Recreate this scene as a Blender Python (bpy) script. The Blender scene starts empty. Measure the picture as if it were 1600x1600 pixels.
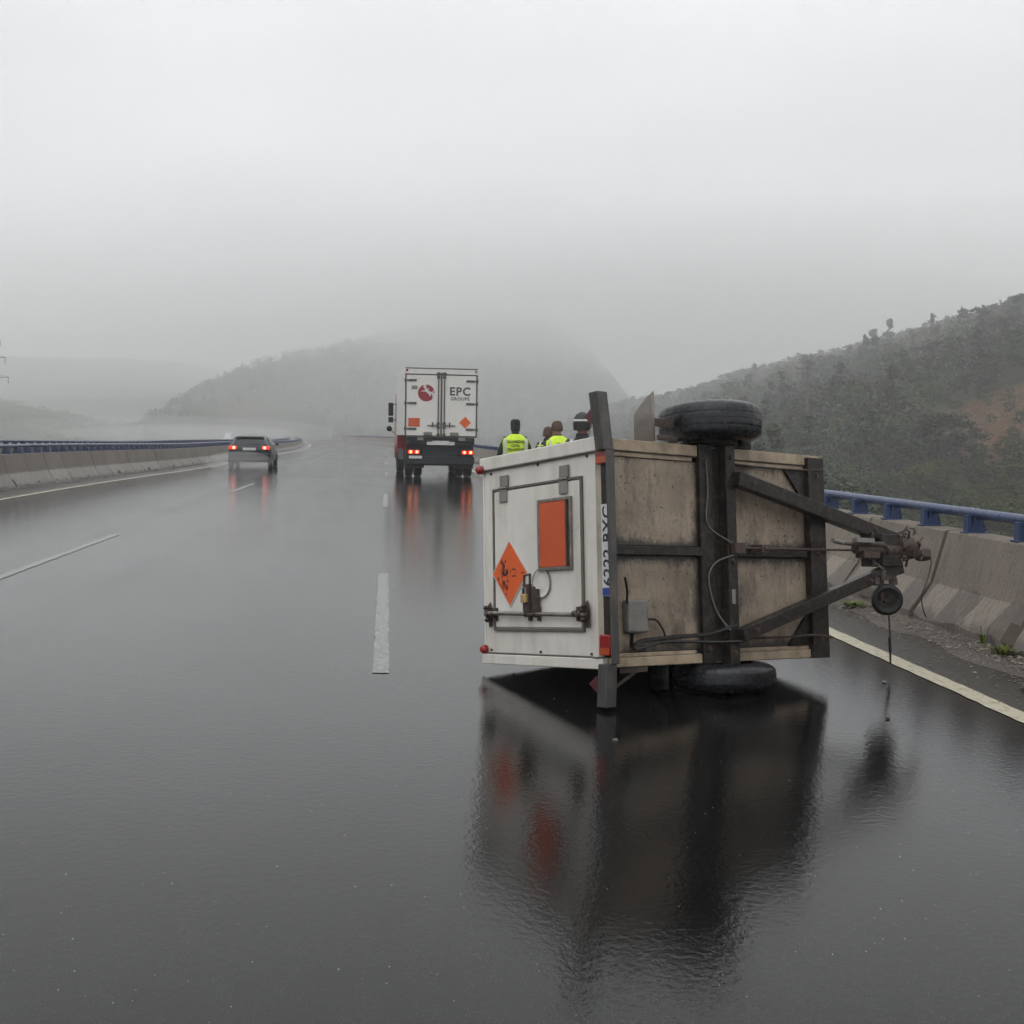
import bpy, bmesh, math, random
import numpy as np
from mathutils import Vector, Matrix
R = math.radians
random.seed(7); rng = np.random.default_rng(7)
scene = bpy.context.scene
col = scene.collection

# ------------------------------------------------------------------ camera
cam_d = bpy.data.cameras.new('camera'); cam = bpy.data.objects.new('camera', cam_d); col.objects.link(cam)
cam_d.sensor_width = 36; cam_d.lens = 36*1900/1600; cam_d.clip_end = 6000; cam_d.clip_start = .05
YAW, PIT = 0.102065, -0.064124
cam.location = (0, 0, 1.5)
cam.rotation_euler = (math.pi/2+PIT, 0, -YAW)
scene.camera = cam

# ------------------------------------------------------------------ world: overcast sky
SUN_EL, SUN_AZ = R(58), R(200)
w = bpy.data.worlds.new('World'); scene.world = w; w.use_nodes = True
nt = w.node_tree; nt.nodes.clear(); N = nt.nodes.new; L = nt.links.new
out = N('ShaderNodeOutputWorld'); bg = N('ShaderNodeBackground'); L(bg.outputs[0], out.inputs[0])
tc = N('ShaderNodeTexCoord'); sep = N('ShaderNodeSeparateXYZ'); L(tc.outputs['Generated'], sep.inputs[0])
ramp = N('ShaderNodeMapRange'); ramp.inputs[1].default_value = 0; ramp.inputs[2].default_value = 1
ramp.inputs[3].default_value = .80; ramp.inputs[4].default_value = 1.08; L(sep.outputs[2], ramp.inputs[0])
nz = N('ShaderNodeTexNoise'); nz.inputs['Scale'].default_value = 2.0; nz.inputs['Detail'].default_value = 2.5
mp = N('ShaderNodeMapping'); mp.inputs['Scale'].default_value = (1, 1, 3); L(tc.outputs['Generated'], mp.inputs[0]); L(mp.outputs[0], nz.inputs[0])
nr = N('ShaderNodeMapRange'); nr.inputs[1].default_value = .3; nr.inputs[2].default_value = .7; nr.inputs[3].default_value = .86; nr.inputs[4].default_value = 1.12; L(nz.outputs[0], nr.inputs[0])
mul = N('ShaderNodeMath'); mul.operation = 'MULTIPLY'; L(ramp.outputs[0], mul.inputs[0]); L(nr.outputs[0], mul.inputs[1])
tint = N('ShaderNodeMix'); tint.data_type = 'RGBA'; tint.blend_type = 'MULTIPLY'; tint.inputs[0].default_value = 1
tint.inputs[6].default_value = (9.8, 9.95, 10.1, 1); L(mul.outputs[0], tint.inputs[7])
sky = N('ShaderNodeTexSky'); sky.sky_type = 'NISHITA'; sky.sun_disc = False
sky.sun_elevation = SUN_EL; sky.sun_rotation = SUN_AZ; sky.dust_density = 5
hs = N('ShaderNodeHueSaturation'); hs.inputs['Saturation'].default_value = .1; L(sky.outputs[0], hs.inputs['Color'])
mx = N('ShaderNodeMix'); mx.data_type = 'RGBA'; mx.inputs[0].default_value = .93; L(hs.outputs[0], mx.inputs[6]); L(tint.outputs[2], mx.inputs[7])
L(mx.outputs[2], bg.inputs[0]); bg.inputs[1].default_value = .097
sd = bpy.data.lights.new('sun', 'SUN'); sun = bpy.data.objects.new('sun', sd); col.objects.link(sun)
sd.energy = .6; sd.angle = R(60); sd.color = (1, .985, .96)
sun.rotation_euler = Vector((math.sin(SUN_AZ)*math.cos(SUN_EL), math.cos(SUN_AZ)*math.cos(SUN_EL), math.sin(SUN_EL))).to_track_quat('Z', 'Y').to_euler()
vs = scene.view_settings; vs.view_transform = 'Standard'; vs.look = 'None'; vs.gamma = 1; vs.use_curve_mapping = False
vs.exposure = 0.44
cy = scene.cycles
cy.max_bounces = 4; cy.diffuse_bounces = 1; cy.glossy_bounces = 2; cy.transmission_bounces = 2; cy.volume_bounces = 1
cy.caustics_reflective = False; cy.caustics_refractive = False
cy.use_adaptive_sampling = True; cy.adaptive_threshold = .03; cy.use_denoising = True; cy.use_light_tree = False

# ------------------------------------------------------------------ materials
def nodes(name):
    m = bpy.data.materials.new(name); m.use_nodes = True
    return m, m.node_tree, m.node_tree.nodes['Principled BSDF']
def nnode(t, kind, **kw):
    n = t.nodes.new(kind)
    for k, v in kw.items():
        if k in n.inputs: n.inputs[k].default_value = v
        else: setattr(n, k, v)
    return n
def noise(t, scale, detail=4, stretch=None, rough=.55, coord='Object', dist=0):
    tc = t.nodes.new('ShaderNodeTexCoord')
    n = nnode(t, 'ShaderNodeTexNoise', Scale=scale, Detail=detail, Roughness=rough, Distortion=dist)
    src = tc.outputs[coord]
    if stretch:
        mp = nnode(t, 'ShaderNodeMapping', Scale=stretch); t.links.new(src, mp.inputs[0]); src = mp.outputs[0]
    t.links.new(src, n.inputs['Vector']); return n.outputs[0]
def mrange(t, src, a, b, c=0., d=1., smooth=False):
    n = nnode(t, 'ShaderNodeMapRange')
    if smooth: n.interpolation_type = 'SMOOTHSTEP'
    for i, v in enumerate((a, b, c, d)): n.inputs[i+1].default_value = v
    t.links.new(src, n.inputs[0]); return n.outputs[0]
def mixc(t, fac, a, b, mode='MIX'):
    n = nnode(t, 'ShaderNodeMix', data_type='RGBA', blend_type=mode)
    for s, v in ((0, fac), (6, a), (7, b)):
        if hasattr(v, 'is_output'): t.links.new(v, n.inputs[s])
        elif s == 0: n.inputs[0].default_value = v
        else: n.inputs[s].default_value = (*v[:3], 1)
    return n.outputs[2]
def math_(t, op, a, b=0.):
    n = nnode(t, 'ShaderNodeMath', operation=op)
    for i, v in enumerate((a, b)):
        if hasattr(v, 'is_output'): t.links.new(v, n.inputs[i])
        else: n.inputs[i].default_value = v
    return n.outputs[0]
def bump(t, b, src, strength, dist=.01):
    n = nnode(t, 'ShaderNodeBump', Strength=strength, Distance=dist); t.links.new(src, n.inputs['Height'])
    t.links.new(n.outputs[0], b.inputs['Normal'])
def M(name, c, rough=.55, var=.25, scale=6, metallic=0, bmp=0, dirt=None, dirt_amt=.45, stretch=None, spec=.5, coat=0):
    m, t, b = nodes(name)
    n1 = noise(t, scale, 5, stretch)
    dark = tuple(x*(1-var) for x in c)
    cc = mixc(t, mrange(t, n1, .3, .7), dark, c)
    if dirt:
        n2 = noise(t, scale*2.3, 6, stretch, .7)
        cc = mixc(t, mrange(t, n2, .62-dirt_amt*.3, .8, 0, .9), cc, dirt)
    t.links.new(cc, b.inputs['Base Color'])
    t.links.new(mrange(t, noise(t, scale*3), .3, .7, rough*.8, min(1, rough*1.2)), b.inputs['Roughness'])
    b.inputs['Metallic'].default_value = metallic; b.inputs['Specular IOR Level'].default_value = spec
    b.inputs['Coat Weight'].default_value = coat; b.inputs['Coat Roughness'].default_value = .1
    if bmp: bump(t, b, noise(t, scale*8, 5), bmp)
    return m
def emit(name, c, strength, base=None):
    m, t, b = nodes(name); b.inputs['Base Color'].default_value = (*(base or c), 1); b.inputs['Roughness'].default_value = .2
    b.inputs['Emission Color'].default_value = (*c, 1); b.inputs['Emission Strength'].default_value = strength; return m

MAT = {}
# wet asphalt: dark aggregate under a broken film of water
def asphalt(name, c0, c1, r0, r1, grain=.35, rip_s=.9):
    m, t, b = nodes(name)
    fine = noise(t, 130, 2, None, .7); big = noise(t, .22, 4); mid = noise(t, 3, 3)
    tracks = noise(t, 1.0, 1, (.9, .03, 1))
    cc = mixc(t, mrange(t, fine, .35, .75), c0, c1)
    cc = mixc(t, mrange(t, mid, .45, .75, 0, .35), cc, tuple(x*.6 for x in c0))
    cc = mixc(t, mrange(t, noise(t, 210, 1), .66, .72), cc, tuple(min(.2, x*6) for x in c1))
    t.links.new(cc, b.inputs['Base Color'])
    rr = math_(t, 'ADD', mrange(t, big, .3, .7, r0, r1), mrange(t, tracks, .35, .65, -.02, .06))
    t.links.new(rr, b.inputs['Roughness'])
    b.inputs['IOR'].default_value = 1.33
    rip = noise(t, 40, 2, (1, .7, 1))
    h = math_(t, 'ADD', math_(t, 'MULTIPLY', fine, grain), math_(t, 'MULTIPLY', rip, rip_s))
    bump(t, b, h, .32, .0035)
    return m
MAT['road'] = asphalt('wet_asphalt', (.0022, .0022, .0023), (.0085, .0084, .0082), .032, .10, .26)
MAT['shoulder'] = asphalt('muddy_asphalt', (.017, .0145, .012), (.040, .034, .028), .2, .4, .8)
def paint_mat(name, c, wear):
    m, t, b = nodes(name)
    n1 = noise(t, 30, 4, (1, .35, 1)); n2 = noise(t, 70, 3)
    f = mrange(t, math_(t, 'ADD', math_(t, 'MULTIPLY', n1, .6), math_(t, 'MULTIPLY', n2, .4)), .38-wear, .62-wear, .25, 1)
    t.links.new(mixc(t, f, (.03, .03, .029), c), b.inputs['Base Color']); b.inputs['Roughness'].default_value = .22
    bump(t, b, n2, .25, .004); return m
MAT['line'] = paint_mat('road_paint', (.21, .21, .205), .0)
MAT['scuff'] = paint_mat('worn_scuff', (.10, .10, .10), -.02)
MAT['line_edge'] = paint_mat('edge_line_paint', (.50, .46, .34), .12)
def concrete(name, lower, upper, split, stripes):
    m, t, b = nodes(name)
    tc = t.nodes.new('ShaderNodeTexCoord'); s = t.nodes.new('ShaderNodeSeparateXYZ'); t.links.new(tc.outputs['Object'], s.inputs[0])
    oi = t.nodes.new('ShaderNodeObjectInfo')
    n1 = noise(t, 2.2, 6, (1, 1, .5), .65); n2 = noise(t, 40, 5, None, .65); n3 = noise(t, 9, 5, (1, 2.2, .25), .6)
    up = mixc(t, mrange(t, n1, .3, .7), tuple(x*.72 for x in upper), upper)
    lo = mixc(t, mrange(t, n3, .35, .65), tuple(x*.8 for x in lower), lower)
    if stripes:
        sh = math_(t, 'ADD', s.outputs[1], math_(t, 'MULTIPLY', s.outputs[2], .45))
        sq = math_(t, 'FRACT', math_(t, 'MULTIPLY', math_(t, 'ADD', sh, 4.15), 1.205))
        k = mrange(t, math_(t, 'ADD', sq, math_(t, 'MULTIPLY', n2, .05)), .52, .56)
        lo = mixc(t, math_(t, 'MULTIPLY', k, .75), lo, tuple(x*1.95 for x in lower))
    zz = math_(t, 'ADD', s.outputs[2], mrange(t, n3, .3, .7, -.05, .05))
    cc = mixc(t, mrange(t, zz, split-.012, split+.012), lo, up)
    gr = mrange(t, math_(t, 'ADD', s.outputs[2], mrange(t, n3, .3, .7, -.07, .07)), .1, .16)
    cc = mixc(t, gr, tuple(x*.78 for x in lower), cc)
    cc = mixc(t, mrange(t, n2, .60, .70), cc, tuple(min(.5, x*1.45) for x in upper))
    cc = mixc(t, mrange(t, noise(t, 70, 2), .64, .68, 0, .8), cc, (.05, .042, .035))
    cc = mixc(t, mrange(t, noise(t, 14, 5, (1, 3, .2)), .52, .68, 0, .55), cc, (.06, .05, .04))
    hsv = t.nodes.new('ShaderNodeHueSaturation'); t.links.new(cc, hsv.inputs['Color'])
    t.links.new(mrange(t, oi.outputs['Random'], 0, 1, .86, 1.1), hsv.inputs['Value'])
    t.links.new(hsv.outputs[0], b.inputs['Base Color']); b.inputs['Roughness'].default_value = .75
    bump(t, b, math_(t, 'ADD', n2, math_(t, 'MULTIPLY', n3, 1.5)), .5, .012); return m
MAT['conc_r'] = concrete('weathered_concrete_striped', (.135, .117, .098), (.21, .178, .145), .34, True)
MAT['conc_l'] = concrete('weathered_concrete_patched', (.25, .235, .215), (.17, .145, .12), .36, False)
MAT['joint'] = M('joint_filler', (.07, .052, .036), .9, .4, 20)
MAT['blue'] = M('blue_rail_paint', (.028, .05, .125), .3, .2, 2.5, spec=.45)
MAT['white_panel'] = None
def white_panel():
    m, t, b = nodes('dirty_white_panel')
    n1 = noise(t, 1.8, 6, None, .65); n2 = noise(t, 7, 6, (1, 1, .22), .65); n3 = noise(t, 45, 3)
    c = mixc(t, mrange(t, n1, .3, .7), (.56, .53, .48), (.70, .675, .63))
    c = mixc(t, mrange(t, n2, .48, .72, 0, .5), c, (.36, .33, .28))
    c = mixc(t, mrange(t, n3, .72, .76, 0, .8), c, (.13, .11, .09))
    t.links.new(c, b.inputs['Base Color']); t.links.new(mrange(t, n1, .3, .7, .25, .5), b.inputs['Roughness'])
    bump(t, b, n1, .05, .02); return m
MAT['white_panel'] = white_panel()
MAT['cream'] = M('cream_edge', (.47, .42, .34), .6, .35, 7, dirt=(.12, .10, .08), dirt_amt=.6, stretch=(1, 1, .3))
def plywood():
    m, t, b = nodes('stained_plywood')
    n1 = noise(t, 3, 6, None, .65); n2 = noise(t, 22, 5, (1, 1, .22), .65); n3 = noise(t, 42, 2); n4 = noise(t, 2.4, 7, (1.2, 1, .6), .78); n5 = noise(t, 120, 4); n6 = noise(t, 9, 6, None, .7)
    c = mixc(t, mrange(t, n1, .35, .65), (.17, .134, .10), (.33, .268, .205))
    c = mixc(t, mrange(t, n5, .35, .65, 0, .45), c, (.19, .135, .085))
    c = mixc(t, mrange(t, n2, .54, .68, 0, .6), c, (.10, .066, .042))
    c = mixc(t, mrange(t, n6, .55, .68, 0, .5), c, (.15, .10, .062))
    c = mixc(t, mrange(t, n4, .47, .64, 0, .8), c, (.085, .068, .052))
    c = mixc(t, mrange(t, n3, .66, .69, 0, .9), c, (.025, .02, .018))
    # grease and grime spread out from the steel members onto the boards
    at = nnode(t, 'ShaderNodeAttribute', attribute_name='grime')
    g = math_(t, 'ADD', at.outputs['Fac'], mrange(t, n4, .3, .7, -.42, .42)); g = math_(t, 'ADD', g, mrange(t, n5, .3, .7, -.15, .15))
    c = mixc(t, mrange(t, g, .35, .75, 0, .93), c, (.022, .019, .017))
    t.links.new(c, b.inputs['Base Color']); t.links.new(mrange(t, n1, .3, .7, .35, .65), b.inputs['Roughness'])
    bump(t, b, n2, .2, .008); return m
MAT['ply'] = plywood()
MAT['strip'] = M('wood_edge_strip', (.40, .31, .215), .5, .35, 5, dirt=(.06, .05, .04), dirt_amt=.6)
MAT['chassis'] = M('dirty_steel', (.016, .0145, .014), .4, .45, 9, dirt=(.07, .046, .032), dirt_amt=.55, bmp=.25, spec=.28)
MAT['beam'] = M('grey_steel_beam', (.055, .054, .054), .38, .4, 5, dirt=(.13, .10, .075), dirt_amt=.5, stretch=(1, 1, .4))
MAT['galv'] = M('galvanised_steel', (.30, .285, .26), .35, .4, 12, metallic=.6, dirt=(.12, .075, .05), dirt_amt=.6)
MAT['hinge'] = M('hinge_plate', (.24, .23, .21), .45, .25, 10, metallic=.3)
MAT['gasket'] = M('rubber_gasket', (.13, .122, .108), .7, .3, 10)
MAT['rust'] = M('rusty_iron', (.045, .03, .025), .6, .5, 18, dirt=(.11, .06, .04), dirt_amt=.6, bmp=.3)
MAT['tyre'] = M('wet_rubber', (.010, .011, .0135), .3, .35, 14, dirt=(.022, .022, .024), dirt_amt=.3, spec=.4)
MAT['tyre_dry'] = M('old_rubber', (.013, .013, .014), .55, .35, 14, spec=.3)
MAT['grey_plastic'] = M('grey_plastic', (.17, .165, .15), .5, .25, 8, dirt=(.08, .07, .06))
MAT['fender'] = M('broken_fender', (.19, .165, .145), .35, .3, 7, dirt=(.09, .075, .06))
MAT['orange'] = M('orange_plate', (.56, .085, .02), .4, .18, 3)
MAT['orange2'] = M('orange_label', (.72, .12, .025), .35, .18, 4)
MAT['black'] = M('black_ink', (.012, .01, .01), .5, .3, 10)
MAT['redlens'] = M('red_lens', (.30, .012, .012), .15, .3, 10, dirt=(.08, .02, .02))
MAT['old_reflector'] = M('faded_red_reflector', (.085, .010, .015), .35, .3, 14)
MAT['amber'] = M('amber_lens', (.45, .07, .015), .15, .3, 10)
MAT['brass'] = M('brass_padlock', (.55, .38, .17), .35, .25, 10, metallic=.5)
MAT['plate_white'] = M('number_plate', (.6, .6, .58), .35, .2, 12)
MAT['euro_blue'] = M('plate_blue', (.02, .05, .28), .35, .2, 12)
MAT['truck_white'] = M('truck_box_panel', (.66, .645, .61), .35, .08, 1.2, dirt=(.45, .43, .4), dirt_amt=.2)
MAT['truck_frame'] = M('truck_seal', (.075, .07, .062), .5, .3, 8)
MAT['truck_dark'] = M('truck_underside', (.014, .017, .02), .5, .35, 6, dirt=(.03, .034, .038), spec=.3)
MAT['truck_red'] = M('red_cab_paint', (.32, .012, .015), .3, .15, 4, coat=.4)
MAT['logo_red'] = M('logo_crimson', (.26, .015, .03), .45, .08, 5)
MAT['logo_grey'] = M('letter_grey', (.07, .068, .066), .5, .1, 5)
MAT['tail_on'] = emit('lit_tail_lamp', (1, .03, .02), .6, (.4, .02, .02))
MAT['tail_core'] = emit('lit_bulb', (1, .30, .16), 2.4)
MAT['amber_on'] = emit('lit_indicator', (1, .35, .08), 3)
MAT['head_on'] = emit('lit_headlamp', (1, .97, .9), .6)
MAT['car_paint'] = M('dark_blue_grey_paint', (.007, .0125, .019), .3, .1, 3, coat=.1, spec=.3)
MAT['glass'] = M('car_glass', (.012, .017, .019), .1, .2, 2, spec=.5)
MAT['alloy'] = M('alloy_rim', (.35, .35, .36), .35, .2, 8, metallic=.8)
MAT['van_white'] = M('van_paint', (.5, .5, .5), .3, .08, 2, coat=.3)
MAT['vest'] = M('hi_vis_yellow', (.62, .86, .03), .6, .2, 12)
MAT['reflect'] = M('reflective_tape', (.62, .64, .62), .35, .15, 20)
MAT['uniform'] = M('dark_green_uniform', (.018, .028, .024), .8, .3, 14)
MAT['jacket'] = M('black_jacket', (.022, .02, .02), .75, .3, 14)
MAT['skin'] = M('skin', (.42, .22, .15), .5, .12, 20)
MAT['hat'] = M('dark_cap', (.014, .02, .018), .8, .3, 20)
MAT['hood'] = M('brown_knit', (.085, .05, .038), .85, .35, 30)
MAT['boot'] = M('boot_leather', (.012, .012, .012), .5, .2, 20)
MAT['gravel'] = M('gravel', (.30, .255, .215), .6, .75, 9, dirt=(.06, .048, .04), dirt_amt=.8)
MAT['silt'] = M('wet_silt', (.06, .047, .037), .45, .6, 12, dirt=(.11, .09, .072), dirt_amt=.7, bmp=1.)
MAT['pole'] = M('weathered_pole', (.12, .11, .10), .7, .3, 3)
MAT['lattice'] = M('pylon_steel', (.16, .165, .17), .5, .2, 3)
MAT['bark'] = M('bark', (.06, .047, .037), .85, .4, 6)
MAT['drop'] = M('splash_water', (.22, .23, .24), .1, .1, 30, spec=.8)
def leaf_mat(name, a, b_, c):
    m, t, b = nodes(name)
    oi = t.nodes.new('ShaderNodeObjectInfo')
    n1 = noise(t, .9, 4); n2 = noise(t, 6, 3)
    cc = mixc(t, mrange(t, n1, .35, .65), a, b_)
    cc = mixc(t, mrange(t, n2, .45, .7, 0, .6), cc, c)
    hsv = t.nodes.new('ShaderNodeHueSaturation'); t.links.new(cc, hsv.inputs['Color']); hsv.inputs['Saturation'].default_value = 1.3
    at = nnode(t, 'ShaderNodeAttribute', attribute_name='tint'); rnd = math_(t, 'FRACT', math_(t, 'ADD', oi.outputs['Random'], at.outputs['Fac']))
    t.links.new(mrange(t, rnd, 0, 1, .478, .540), hsv.inputs['Hue'])
    t.links.new(mrange(t, math_(t, 'FRACT', math_(t, 'MULTIPLY', rnd, 7.3)), 0, 1, .5, 1.4), hsv.inputs['Value'])
    t.links.new(hsv.outputs[0], b.inputs['Base Color']); b.inputs['Roughness'].default_value = .6
    b.inputs['Specular IOR Level'].default_value = .3
    return m
MAT['leaf'] = leaf_mat('broad_leaves', (.024, .034, .010), (.046, .056, .014), (.07, .066, .018))
MAT['leaf_dark'] = leaf_mat('dark_leaves', (.016, .023, .0105), (.028, .035, .014), (.04, .04, .017))
MAT['leaf_bush'] = leaf_mat('bush_leaves', (.024, .033, .008), (.052, .056, .011), (.08, .068, .015))
MAT['bracken'] = leaf_mat('dead_bracken', (.10, .052, .028), (.20, .10, .055), (.25, .15, .085))
MAT['weed'] = leaf_mat('weed_leaves', (.06, .085, .025), (.10, .12, .03), (.14, .13, .05))

# ------------------------------------------------------------------ mesh helpers
class MB:
    def __init__(s): s.v = []; s.f = []; s.mi = []; s.cur = 0
    def add(s, vs, fs):
        o = len(s.v); s.v += [tuple(map(float, p)) for p in vs]
        s.f += [tuple(o+i for i in f) for f in fs]; s.mi += [s.cur]*len(fs); return s
    def box(s, x0, x1, y0, y1, z0, z1):
        return s.add([(x, y, z) for x in (x0, x1) for y in (y0, y1) for z in (z0, z1)],
                     [(0, 1, 3, 2), (4, 6, 7, 5), (0, 4, 5, 1), (2, 3, 7, 6), (0, 2, 6, 4), (1, 5, 7, 3)])
    def bar(s, p, q, a, b, up=(0, 1, 0)):
        """rectangular bar from p to q, section a along side, b along up"""
        p, q = Vector(p), Vector(q); d = (q-p).normalized(); u = Vector(up); u = (u-d*u.dot(d)).normalized(); sd = d.cross(u)
        vs = []
        for c in (p, q):
            for i, j in ((-1, -1), (1, -1), (1, 1), (-1, 1)): vs.append(c+sd*(i*a/2)+u*(j*b/2))
        return s.add(vs, [(0, 3, 2, 1), (4, 5, 6, 7), (0, 1, 5, 4), (1, 2, 6, 5), (2, 3, 7, 6), (3, 0, 4, 7)])
    def tube(s, pts, r, n=8, cap=True):
        pts = [Vector(p) for p in pts]; rs = r if isinstance(r, (list, tuple)) else [r]*len(pts)
        d0 = (pts[1]-pts[0]).normalized(); u = d0.orthogonal().normalized(); vs = []
        for i, p in enumerate(pts):
            d = (pts[min(i+1, len(pts)-1)]-pts[max(i-1, 0)]).normalized()
            u = (u-d*u.dot(d)).normalized(); b = d.cross(u)
            for k in range(n):
                a = 2*math.pi*k/n; vs.append(p+(u*math.cos(a)+b*math.sin(a))*rs[i])
        fs = [(i*n+k, i*n+(k+1) % n, (i+1)*n+(k+1) % n, (i+1)*n+k) for i in range(len(pts)-1) for k in range(n)]
        if cap: fs += [tuple(range(n-1, -1, -1)), tuple((len(pts)-1)*n+k for k in range(n))]
        return s.add(vs, fs)
    def lathe(s, prof, c, axis, n=32, a0=0, a1=2*math.pi):
        """prof: (radius, along-axis) list"""
        ax = Vector(axis).normalized(); u = ax.orthogonal().normalized(); b = ax.cross(u); c = Vector(c); vs = []
        full = abs(a1-a0-2*math.pi) < 1e-6; m = n if full else n+1
        for k in range(m):
            a = a0+(a1-a0)*k/n
            for r, h in prof: vs.append(c+ax*h+(u*math.cos(a)+b*math.sin(a))*r)
        P = len(prof)
        fs = [(k*P+i, ((k+1) % m)*P+i, ((k+1) % m)*P+i+1, k*P+i+1) for k in range(n) for i in range(P-1)]
        return s.add(vs, fs)
    def prism(s, poly, fn, d0, d1):
        """poly of 2-D points; fn(a,b,d) -> 3-D"""
        n = len(poly); vs = [fn(a, b, d0) for a, b in poly]+[fn(a, b, d1) for a, b in poly]
        return s.add(vs, [tuple(range(n-1, -1, -1)), tuple(range(n, 2*n))]+[(i, (i+1) % n, n+(i+1) % n, n+i) for i in range(n)])
    def mesh(s, name, mats, smooth=False):
        me = bpy.data.meshes.new(name); me.from_pydata(s.v, [], s.f)
        for m in (mats if isinstance(mats, (list, tuple)) else [mats]): me.materials.append(MAT[m] if isinstance(m, str) else m)
        me.polygons.foreach_set('material_index', s.mi)
        bm = bmesh.new(); bm.from_mesh(me); bmesh.ops.recalc_face_normals(bm, faces=bm.faces); bm.to_mesh(me); bm.free()
        if smooth: me.polygons.foreach_set('use_smooth', [True]*len(me.polygons))
        me.update(); return me
    def build(s, name, mats, parent=None, smooth=False, bevel=0):
        return link(name, s.mesh(name, mats, smooth), parent, bevel, smooth)
def link(name, me, parent=None, bevel=0, smooth=False):
    o = bpy.data.objects.new(name, me); col.objects.link(o)
    if parent: o.parent = parent
    if bevel:
        b = o.modifiers.new('bevel', 'BEVEL'); b.width = bevel; b.segments = 2; b.limit_method = 'ANGLE'; b.angle_limit = R(40)
    if smooth:
        e = o.modifiers.new('norm', 'EDGE_SPLIT'); e.split_angle = R(38)
    return o
def tag(o, label=None, cat=None, group=None, kind=None):
    for k, v in (('label', label), ('category', cat), ('group', group), ('kind', kind)):
        if v: o[k] = v
    return o
def thing(name, label, cat, loc=(0, 0, 0), rz=0, group=None, mat=None):
    o = bpy.data.objects.new(name, None); col.objects.link(o); o.empty_display_size = .2
    if mat is not None: o.matrix_world = mat
    else: o.location = loc; o.rotation_euler = (0, 0, rz)
    return tag(o, label, cat, group)
def copy_tree(o, parent=None):
    c = o.copy(); col.objects.link(c)
    if parent: c.parent = parent
    for ch in o.children: copy_tree(ch, c)
    return c
def text_mesh(name, s, size, mat, depth=.002, bold=0, space=1):
    cu = bpy.data.curves.new(name, 'FONT'); cu.body = s; cu.size = size; cu.align_x = 'CENTER'; cu.align_y = 'CENTER'
    cu.extrude = depth; cu.offset = bold; cu.space_character = space; cu.resolution_u = 3
    o = bpy.data.objects.new(name, cu); col.objects.link(o)
    dg = bpy.context.evaluated_depsgraph_get(); me = bpy.data.meshes.new_from_object(o.evaluated_get(dg)); bpy.data.objects.remove(o)
    me.materials.clear(); me.materials.append(MAT[mat]); me.name = name; return me
def text(name, s, size, mat, parent, loc, xdir, ydir, depth=.002, bold=0, space=1):
    o = link(name, text_mesh(name, s, size, mat, depth, bold, space), parent)
    x = Vector(xdir).normalized(); y = Vector(ydir).normalized(); z = x.cross(y)
    o.matrix_local = Matrix.Translation(loc) @ Matrix((x, y, z)).transposed().to_4x4(); return o

# ------------------------------------------------------------------ road geometry
def sstep(a, b, x): t = np.clip((x-a)/(b-a), 0, 1); return t*t*(3-2*t)
def slope(Y): return .028-.018*sstep(28, 58, Y)-.030*sstep(60, 140, Y)
def dev(Y): return -np.maximum(0, Y-60)**2/4000.
def zr(X, Y):
    x = X-dev(Y)
    return np.where(x > -9.2, -slope(Y)*x, slope(Y)*9.2+.004*(x+9.2))
def rp(x, Y, h=0.): return (float(x+dev(Y)), float(Y), float(zr(x+dev(Y), Y)+h))
def ribbon(name, xs, Y0, Y1, step, mat, h=0., kind='structure', parent=None):
    ys = np.arange(Y0, Y1+1e-6, step); vs = [rp(x, y, h) for y in ys for x in xs]; n = len(xs)
    fs = [(j*n+i, j*n+i+1, (j+1)*n+i+1, (j+1)*n+i) for j in range(len(ys)-1) for i in range(n-1)]
    m = MB(); m.add(vs, fs); o = m.build(name, mat, parent, True); o.modifiers.clear()
    if kind: o['kind'] = kind
    return o
ribbon('road', np.linspace(-8.9, 4.9, 13), -25, 760, 4, 'road')
ribbon('opposite_road', np.linspace(-24.5, -11.2, 6), -25, 760, 5, 'road', -.02)
ribbon('shoulder_right', (3.61, 4.1, 4.9), -25, 300, 4, 'shoulder', .002)
ribbon('shoulder_left', (-8.9, -8.2, -7.68), -25, 300, 4, 'shoulder', .003)
ribbon('median_deck', (-11.2, -10.4, -8.9), -25, 400, 5, 'shoulder', -.25)
def ragged(name, x, wd, y0, y1, step, mat, amp):
    r = random.Random(int(y0*7+x*13)); ys = np.arange(y0, y1+1e-6, step); vs = []
    for y in ys: a, b = r.gauss(0, amp), r.gauss(0, amp); vs += [rp(x-wd/2+a, y, .004), rp(x, y, .0042), rp(x+wd/2+b, y, .004)]
    m = MB(); m.add(vs, [(3*k+i, 3*k+i+1, 3*k+i+4, 3*k+i+3) for k in range(len(ys)-1) for i in (0, 1)]); o = m.build(name, mat); o['kind'] = 'structure'; return o
def edge_line(name, x, wd):
    return ragged(name, x, wd, -12, 30, .12, 'line_edge', .004), ribbon(name, (x-wd/2, x+wd/2), 30, 420, 2, 'line_edge', .004)
edge_line('edge_line_right', 3.56, .15); edge_line('edge_line_left', -7.58, .14)
edge_line('edge_line_opposite', -11.95, .15)
for x, ph in ((-.05, 7.59), (-3.76, 11.85)):
    for k in range(-1, 9):
        y = ph+17.5*k; ragged('lane_dash', x, .106, y, y+5.5, .11, 'line', .0045)

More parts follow.
